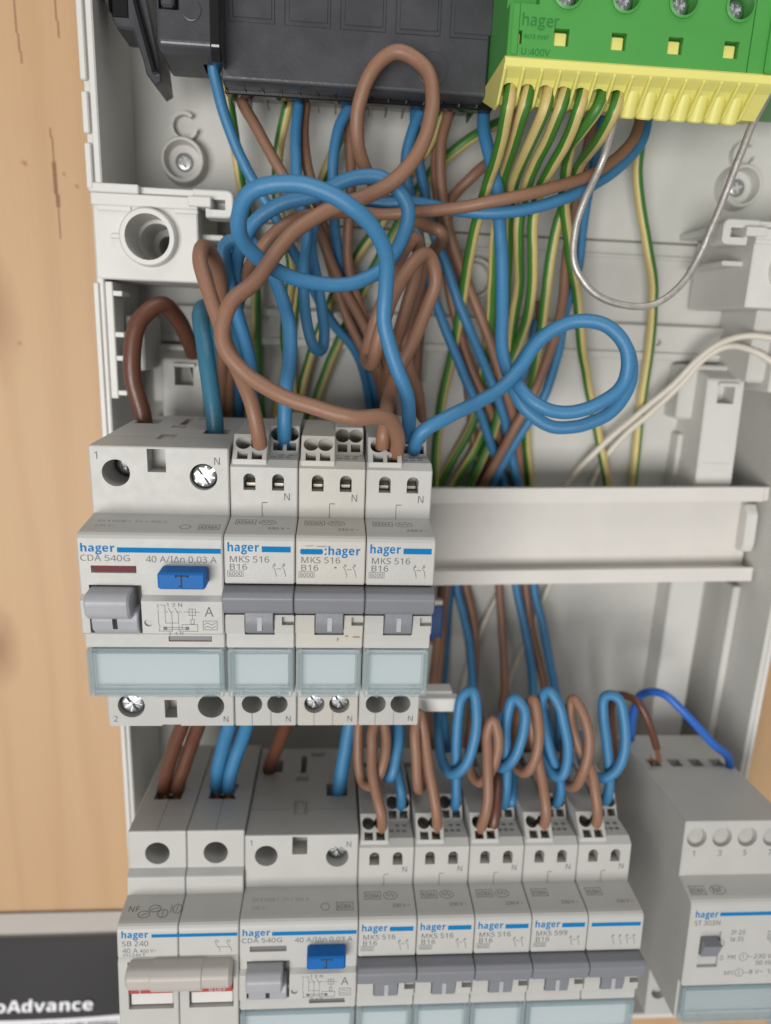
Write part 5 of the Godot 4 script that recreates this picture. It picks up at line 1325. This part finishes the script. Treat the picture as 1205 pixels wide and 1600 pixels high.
	cable("white_wire", "thin white wire at the right, the lower of the two", "thin white bell wires", "white", 2.3, [221.6,57.6,-9.0, 213.8,62.4,-11.8, 206.0,67.2,-14.7, 199.0,69.2,-20.5, 192.4,64.2,-24.7, 188.2,56.4,-28.1, 183.2,48.9,-31.1, 177.3,41.6,-33.1, 171.3,34.4,-35.2, 166.4,26.3,-37.3, 163.0,17.4,-38.1, 160.0,8.3,-38.1, 157.3,-0.9,-38.2, 154.7,-10.1,-38.2, 151.8,-19.3,-38.1, 148.8,-28.4,-37.9, 145.8,-37.5,-37.6, 142.8,-46.6,-37.3, 140.0,-55.7,-37.0, 137.4,-65.0,-36.7, 135.0,-74.1,-35.3, 132.6,-83.0,-32.5, 130.7,-90.3,-30.0])
	cable("steel_wire", "bare grey steel wire hanging in a wide U from the green block", "", "steel", 2.1, [181.0,148.8,14.0, 180.5,139.3,13.0, 176.3,130.9,14.1, 173.9,121.6,13.9, 171.9,112.3,12.9, 169.7,103.0,12.0, 167.1,93.8,11.0, 162.5,85.4,11.0, 154.8,80.0,11.0, 145.3,79.8,11.0, 136.4,83.1,10.9, 130.3,90.3,10.8, 129.6,99.8,10.6, 131.9,109.1,11.3, 135.1,118.2,11.7, 135.3,126.2,16.6, 135.9,132.0,17.0])
	cable("brown_cable", "brown cable in the left terminal of the main switch, left of two", "feeder cables into the main switch", "darkbrown", 4.6, [7.4,-89.7,15.8, 7.6,-80.2,15.8, 9.5,-70.8,17.5, 12.6,-61.6,18.9, 15.9,-52.6,20.9, 17.2,-40.1,22.0])
	cable("brown_cable", "brown cable in the left terminal of the main switch, right of two", "feeder cables into the main switch", "darkbrown", 4.6, [12.0,-89.4,16.2, 12.3,-79.7,16.4, 15.0,-70.5,17.2, 17.8,-61.4,18.2, 20.7,-52.6,20.5, 22.0,-40.1,22.0])
	cable("blue_cable", "blue cable in the right terminal of the main switch, left of two", "feeder cables into the main switch", "blue", 4.6, [24.4,-90.8,14.5, 24.5,-81.3,14.4, 25.7,-71.7,16.1, 27.8,-62.1,17.6, 30.1,-52.9,20.2, 31.1,-40.1,22.0])
	cable("blue_cable", "blue cable in the right terminal of the main switch, right of two", "feeder cables into the main switch", "blue", 4.6, [28.7,-90.0,15.7, 28.9,-80.3,16.0, 30.6,-71.1,16.6, 33.3,-62.2,17.4, 35.8,-53.6,19.8, 37.0,-44.8,22.3, 36.9,-40.1,22.0])
	cable("brown_cable", "single brown cable into the lower residual current breaker", "feeder cables into the main switch", "darkbrown", 4.6, [41.1,-92.0,2.0, 41.3,-82.3,2.4, 43.5,-73.5,6.0, 46.0,-64.8,9.4, 47.9,-56.0,13.1, 48.3,-44.8,14.0])
	cable("blue_cable", "single blue cable into the N terminal of the lower residual current breaker", "feeder cables into the main switch", "blue", 4.6, [65.4,-92.4,16.0, 65.5,-82.8,15.9, 66.6,-73.2,15.8, 67.8,-63.6,15.6, 68.8,-54.1,15.4, 69.0,-42.9,15.1])
	cable("brown_wire", "brown wire curled above the first lower breaker", "coiled wires of the lower breakers", "brown", 3.35, [79.1,-86.7,31.0, 79.1,-81.3,35.0, 78.4,-74.9,36.8, 76.8,-70.0,33.9, 75.6,-64.8,30.6, 75.4,-59.1,27.7, 75.7,-53.3,25.2, 78.2,-48.6,22.0, 80.0,-54.2,24.5, 79.8,-60.1,27.2, 78.2,-66.1,29.0, 75.8,-71.8,28.3, 72.9,-72.8,24.4, 71.6,-67.2,21.6, 71.4,-60.9,20.3, 71.4,-54.5,19.0, 71.7,-48.2,18.1, 71.6,-40.2,18.0])
	cable("blue_wire", "blue wire doubled above the first lower breaker", "coiled wires of the lower breakers", "blue", 3.35, [85.7,-85.7,22.0, 85.9,-80.7,25.2, 85.4,-74.9,26.1, 84.1,-69.9,22.4, 84.1,-65.0,18.2, 84.2,-58.6,16.5, 84.5,-53.1,18.7, 84.6,-56.7,23.9, 83.5,-62.3,26.6, 82.0,-68.2,28.3, 80.2,-70.3,24.9, 80.4,-66.5,20.1, 81.7,-62.0,15.6, 83.3,-56.8,12.0, 84.5,-50.9,10.1, 84.6,-44.7,10.0])
	cable("brown_wire", "brown wire bent straight down into the second lower breaker", "coiled wires of the lower breakers", "brown", 3.35, [96.8,-87.0,31.0, 96.8,-81.8,34.7, 96.2,-75.6,35.3, 95.0,-69.7,33.3, 93.7,-64.1,30.5, 92.7,-58.4,27.8, 91.7,-52.5,25.5, 90.0,-47.1,24.2, 88.7,-52.2,27.3, 89.3,-58.4,28.8, 89.8,-64.7,29.6, 90.4,-71.1,29.8, 92.3,-74.4,25.7, 93.5,-70.8,20.8, 94.0,-65.6,17.2, 94.7,-60.6,13.3, 95.6,-55.9,9.2, 97.2,-52.4,4.1, 98.5,-49.5,-1.4, 99.6,-46.9,-7.1, 100.7,-44.0,-12.6, 101.7,-40.7,-17.9, 102.6,-37.2,-23.0, 103.4,-32.8,-27.5, 104.2,-27.6,-31.1, 105.0,-22.1,-34.2, 105.7,-18.0,-36.7])
	cable("blue_wire", "blue wire coiled in a tall ring over the second lower breaker", "coiled wires of the lower breakers", "blue", 3.35, [103.9,-85.6,22.0, 104.0,-80.7,25.4, 103.8,-74.6,25.9, 103.6,-68.4,25.2, 103.4,-62.0,24.7, 103.3,-55.5,24.0, 103.5,-49.1,23.3, 104.3,-42.6,22.8, 107.3,-39.3,24.7, 108.2,-45.1,26.9, 108.0,-51.1,28.6, 107.0,-57.2,29.8, 105.1,-63.1,30.4, 101.7,-67.7,28.3, 99.8,-67.6,22.5, 99.0,-65.0,16.5, 98.9,-61.2,11.3, 99.8,-58.2,5.6, 101.5,-58.2,-0.7, 103.1,-62.8,-4.7, 104.3,-68.9,-6.6, 105.4,-75.0,-8.4, 106.6,-81.1,-10.2, 107.7,-87.2,-12.0, 108.7,-93.4,-14.0, 108.5,-102.2,-17.0])
	cable("brown_wire", "brown wire coiled in a ring over the third lower breaker", "coiled wires of the lower breakers", "brown", 3.35, [111.0,-87.9,31.0, 110.8,-82.5,35.0, 111.5,-76.2,36.7, 112.0,-69.8,35.7, 111.9,-63.7,33.5, 111.7,-58.0,30.8, 111.7,-52.3,28.2, 113.4,-47.7,27.7, 115.3,-53.3,30.0, 114.9,-59.8,30.8, 113.2,-65.9,30.6, 110.7,-70.9,28.1, 108.2,-69.2,23.2, 108.6,-63.6,20.1, 109.8,-59.1,15.9, 111.8,-56.8,10.5, 113.9,-59.1,5.3, 115.5,-63.9,1.5, 116.9,-68.9,-2.2, 118.2,-74.2,-5.4, 119.3,-79.8,-8.4, 120.5,-85.6,-10.6, 121.6,-91.6,-12.4, 122.4,-97.7,-14.2, 122.3,-105.2,-17.0])
	cable("brown_wire", "dark brown wire beside the pale one in the third lower breaker", "coiled wires of the lower breakers", "darkbrown", 3.4, [115.0,-88.3,30.0, 114.7,-82.8,34.4, 115.6,-77.0,32.5, 116.7,-72.9,28.1, 117.9,-69.6,22.9, 119.3,-67.0,16.8, 121.0,-66.2,10.5, 122.9,-67.5,4.4, 124.7,-71.0,-0.6, 126.3,-75.6,-4.7, 127.8,-81.0,-7.9, 129.1,-87.2,-10.0, 130.1,-93.5,-11.8, 130.4,-102.7,-15.5])
	cable("blue_wire", "blue wire coiled in a ring over the third lower breaker", "coiled wires of the lower breakers", "blue", 3.35, [120.1,-84.6,22.7, 120.4,-79.8,25.8, 120.5,-73.9,25.8, 120.3,-67.6,25.3, 119.5,-61.2,24.8, 119.0,-54.8,24.3, 119.1,-48.4,23.9, 120.6,-42.2,23.8, 123.7,-44.9,26.3, 123.8,-50.9,28.0, 122.5,-57.0,29.0, 120.3,-62.9,28.9, 117.4,-67.2,25.6, 117.2,-64.9,19.6, 118.8,-61.8,13.9, 121.3,-60.2,8.0, 124.1,-62.3,2.1, 126.3,-67.0,-2.5, 128.1,-72.7,-6.1, 129.8,-78.6,-9.3, 131.3,-84.4,-11.9, 132.7,-90.2,-13.6, 133.7,-95.7,-14.7, 133.9,-101.2,-15.9, 133.6,-105.3,-17.0])
	cable("blue_wire", "dark blue wire behind the ring in the third lower breaker", "coiled wires of the lower breakers", "blue", 3.2, [123.2,-85.7,21.0, 123.2,-80.8,24.6, 124.1,-77.5,20.0, 125.3,-74.3,14.5, 127.1,-72.2,8.6, 129.1,-71.8,2.3, 131.3,-74.8,-3.5, 133.2,-79.6,-8.4, 135.0,-85.6,-12.5, 136.3,-91.5,-14.3, 137.1,-97.0,-15.3, 136.9,-103.9,-17.1])
	cable("brown_wire", "brown wire coiled in a ring over the fourth lower breaker", "coiled wires of the lower breakers", "brown", 3.35, [131.1,-87.0,31.0, 131.2,-81.9,34.4, 130.9,-75.9,35.6, 130.3,-70.2,33.1, 129.6,-64.7,29.9, 128.7,-59.0,27.3, 127.4,-52.9,25.3, 126.1,-46.8,23.6, 127.2,-42.3,24.2, 128.3,-47.9,27.0, 128.5,-53.9,29.4, 127.5,-60.2,30.7, 125.3,-66.4,29.5, 123.2,-67.7,23.7, 123.8,-63.1,19.4, 125.2,-58.7,15.2, 127.2,-55.6,10.5, 129.5,-58.5,6.1, 131.3,-63.0,2.8, 133.0,-67.5,-0.4, 134.5,-72.3,-3.2, 136.0,-77.3,-5.6, 137.3,-82.6,-7.4, 138.6,-88.1,-8.4, 139.8,-94.5,-10.7, 140.2,-105.3,-17.0])
	cable("blue_wire", "blue wire coiled in a tall ring over the fourth lower breaker", "coiled wires of the lower breakers", "blue", 3.35, [138.9,-86.1,21.0, 138.5,-80.4,25.4, 138.6,-73.7,26.3, 137.1,-68.0,25.3, 134.8,-62.2,24.5, 132.9,-56.3,23.8, 131.3,-50.2,23.3, 130.3,-44.0,22.9, 131.8,-39.6,24.1, 135.1,-44.1,26.7, 136.8,-50.0,28.2, 138.2,-56.1,29.2, 138.5,-62.4,29.5, 136.8,-68.4,29.4, 133.5,-67.9,25.4, 132.4,-63.1,21.2, 132.7,-58.4,17.0, 134.2,-54.1,12.4, 136.7,-55.5,7.2, 138.9,-60.4,3.7, 140.9,-65.5,0.4, 142.9,-70.6,-3.0, 144.7,-75.8,-6.0, 146.3,-81.4,-8.8, 147.9,-87.2,-10.8, 149.3,-93.3,-12.6, 150.1,-99.4,-14.6, 150.0,-105.4,-17.0])
	cable("brown_wire", "brown wire coiled in a ring over the fifth lower breaker", "coiled wires of the lower breakers", "brown", 3.35, [148.1,-87.3,31.0, 148.4,-82.3,34.3, 147.8,-76.4,35.3, 147.0,-70.5,34.1, 146.3,-65.0,31.1, 143.7,-60.4,27.5, 141.2,-54.8,25.4, 139.4,-48.6,24.4, 139.7,-42.2,24.6, 142.6,-46.4,28.0, 144.1,-52.2,30.4, 144.1,-58.4,31.7, 143.1,-64.9,31.7, 142.1,-71.6,29.3, 141.3,-74.4,23.6, 141.9,-70.1,19.0, 143.0,-65.1,15.2, 144.6,-60.9,10.8, 146.9,-59.6,5.1, 148.8,-63.0,0.0, 150.2,-68.2,-3.8, 151.8,-73.7,-7.3, 153.4,-79.6,-10.4, 154.6,-85.5,-12.7, 155.5,-91.2,-13.6, 156.2,-97.0,-14.5, 155.7,-105.5,-17.0])
	cable("blue_wire", "blue wire coiled in a tall ring over the fifth lower breaker, next to the transformer", "coiled wires of the lower breakers", "blue", 3.35, [155.5,-85.3,21.0, 155.5,-80.1,24.7, 155.4,-73.8,25.3, 155.0,-67.4,24.9, 153.9,-61.2,24.2, 152.6,-54.9,23.6, 151.3,-48.7,23.1, 151.1,-42.3,22.8, 154.5,-41.7,24.9, 156.5,-47.4,26.7, 157.4,-53.6,27.9, 157.5,-59.9,28.8, 155.8,-66.0,28.8, 152.0,-70.5,26.7, 148.2,-70.5,21.8, 147.9,-67.8,16.1, 149.6,-65.9,10.4, 152.1,-68.1,5.0, 154.5,-71.7,0.3, 156.7,-76.0,-3.8, 158.7,-80.9,-7.5, 160.6,-86.2,-10.4, 162.4,-92.1,-12.3, 163.6,-98.1,-14.2, 163.5,-105.5,-17.0])
	cable("brown_wire", "dark brown wire with bare copper end in the first terminal of the transformer", "wires into the transformer", "darkbrown", 2.7, [181.2,-77.0,8.0, 177.5,-68.7,10.8, 173.5,-60.2,11.9, 169.0,-52.6,9.0, 165.0,-53.9,1.6, 165.5,-62.1,-3.0, 167.7,-71.2,-5.0, 170.2,-80.1,-7.2, 172.7,-89.0,-9.5, 173.2,-100.0,-10.0])
	cable("blue_wire", "bright blue wire arching into the last terminal of the transformer", "wires into the transformer", "brightblue", 2.9, [209.8,-85.7,6.0, 207.8,-76.8,6.6, 200.8,-70.6,8.6, 194.2,-63.8,9.4, 187.6,-56.9,8.4, 181.1,-52.0,4.2, 177.0,-55.7,-3.1, 176.9,-64.0,-7.9, 178.2,-72.8,-11.2, 180.1,-81.8,-13.9, 182.1,-90.9,-16.4, 182.6,-101.9,-17.0])
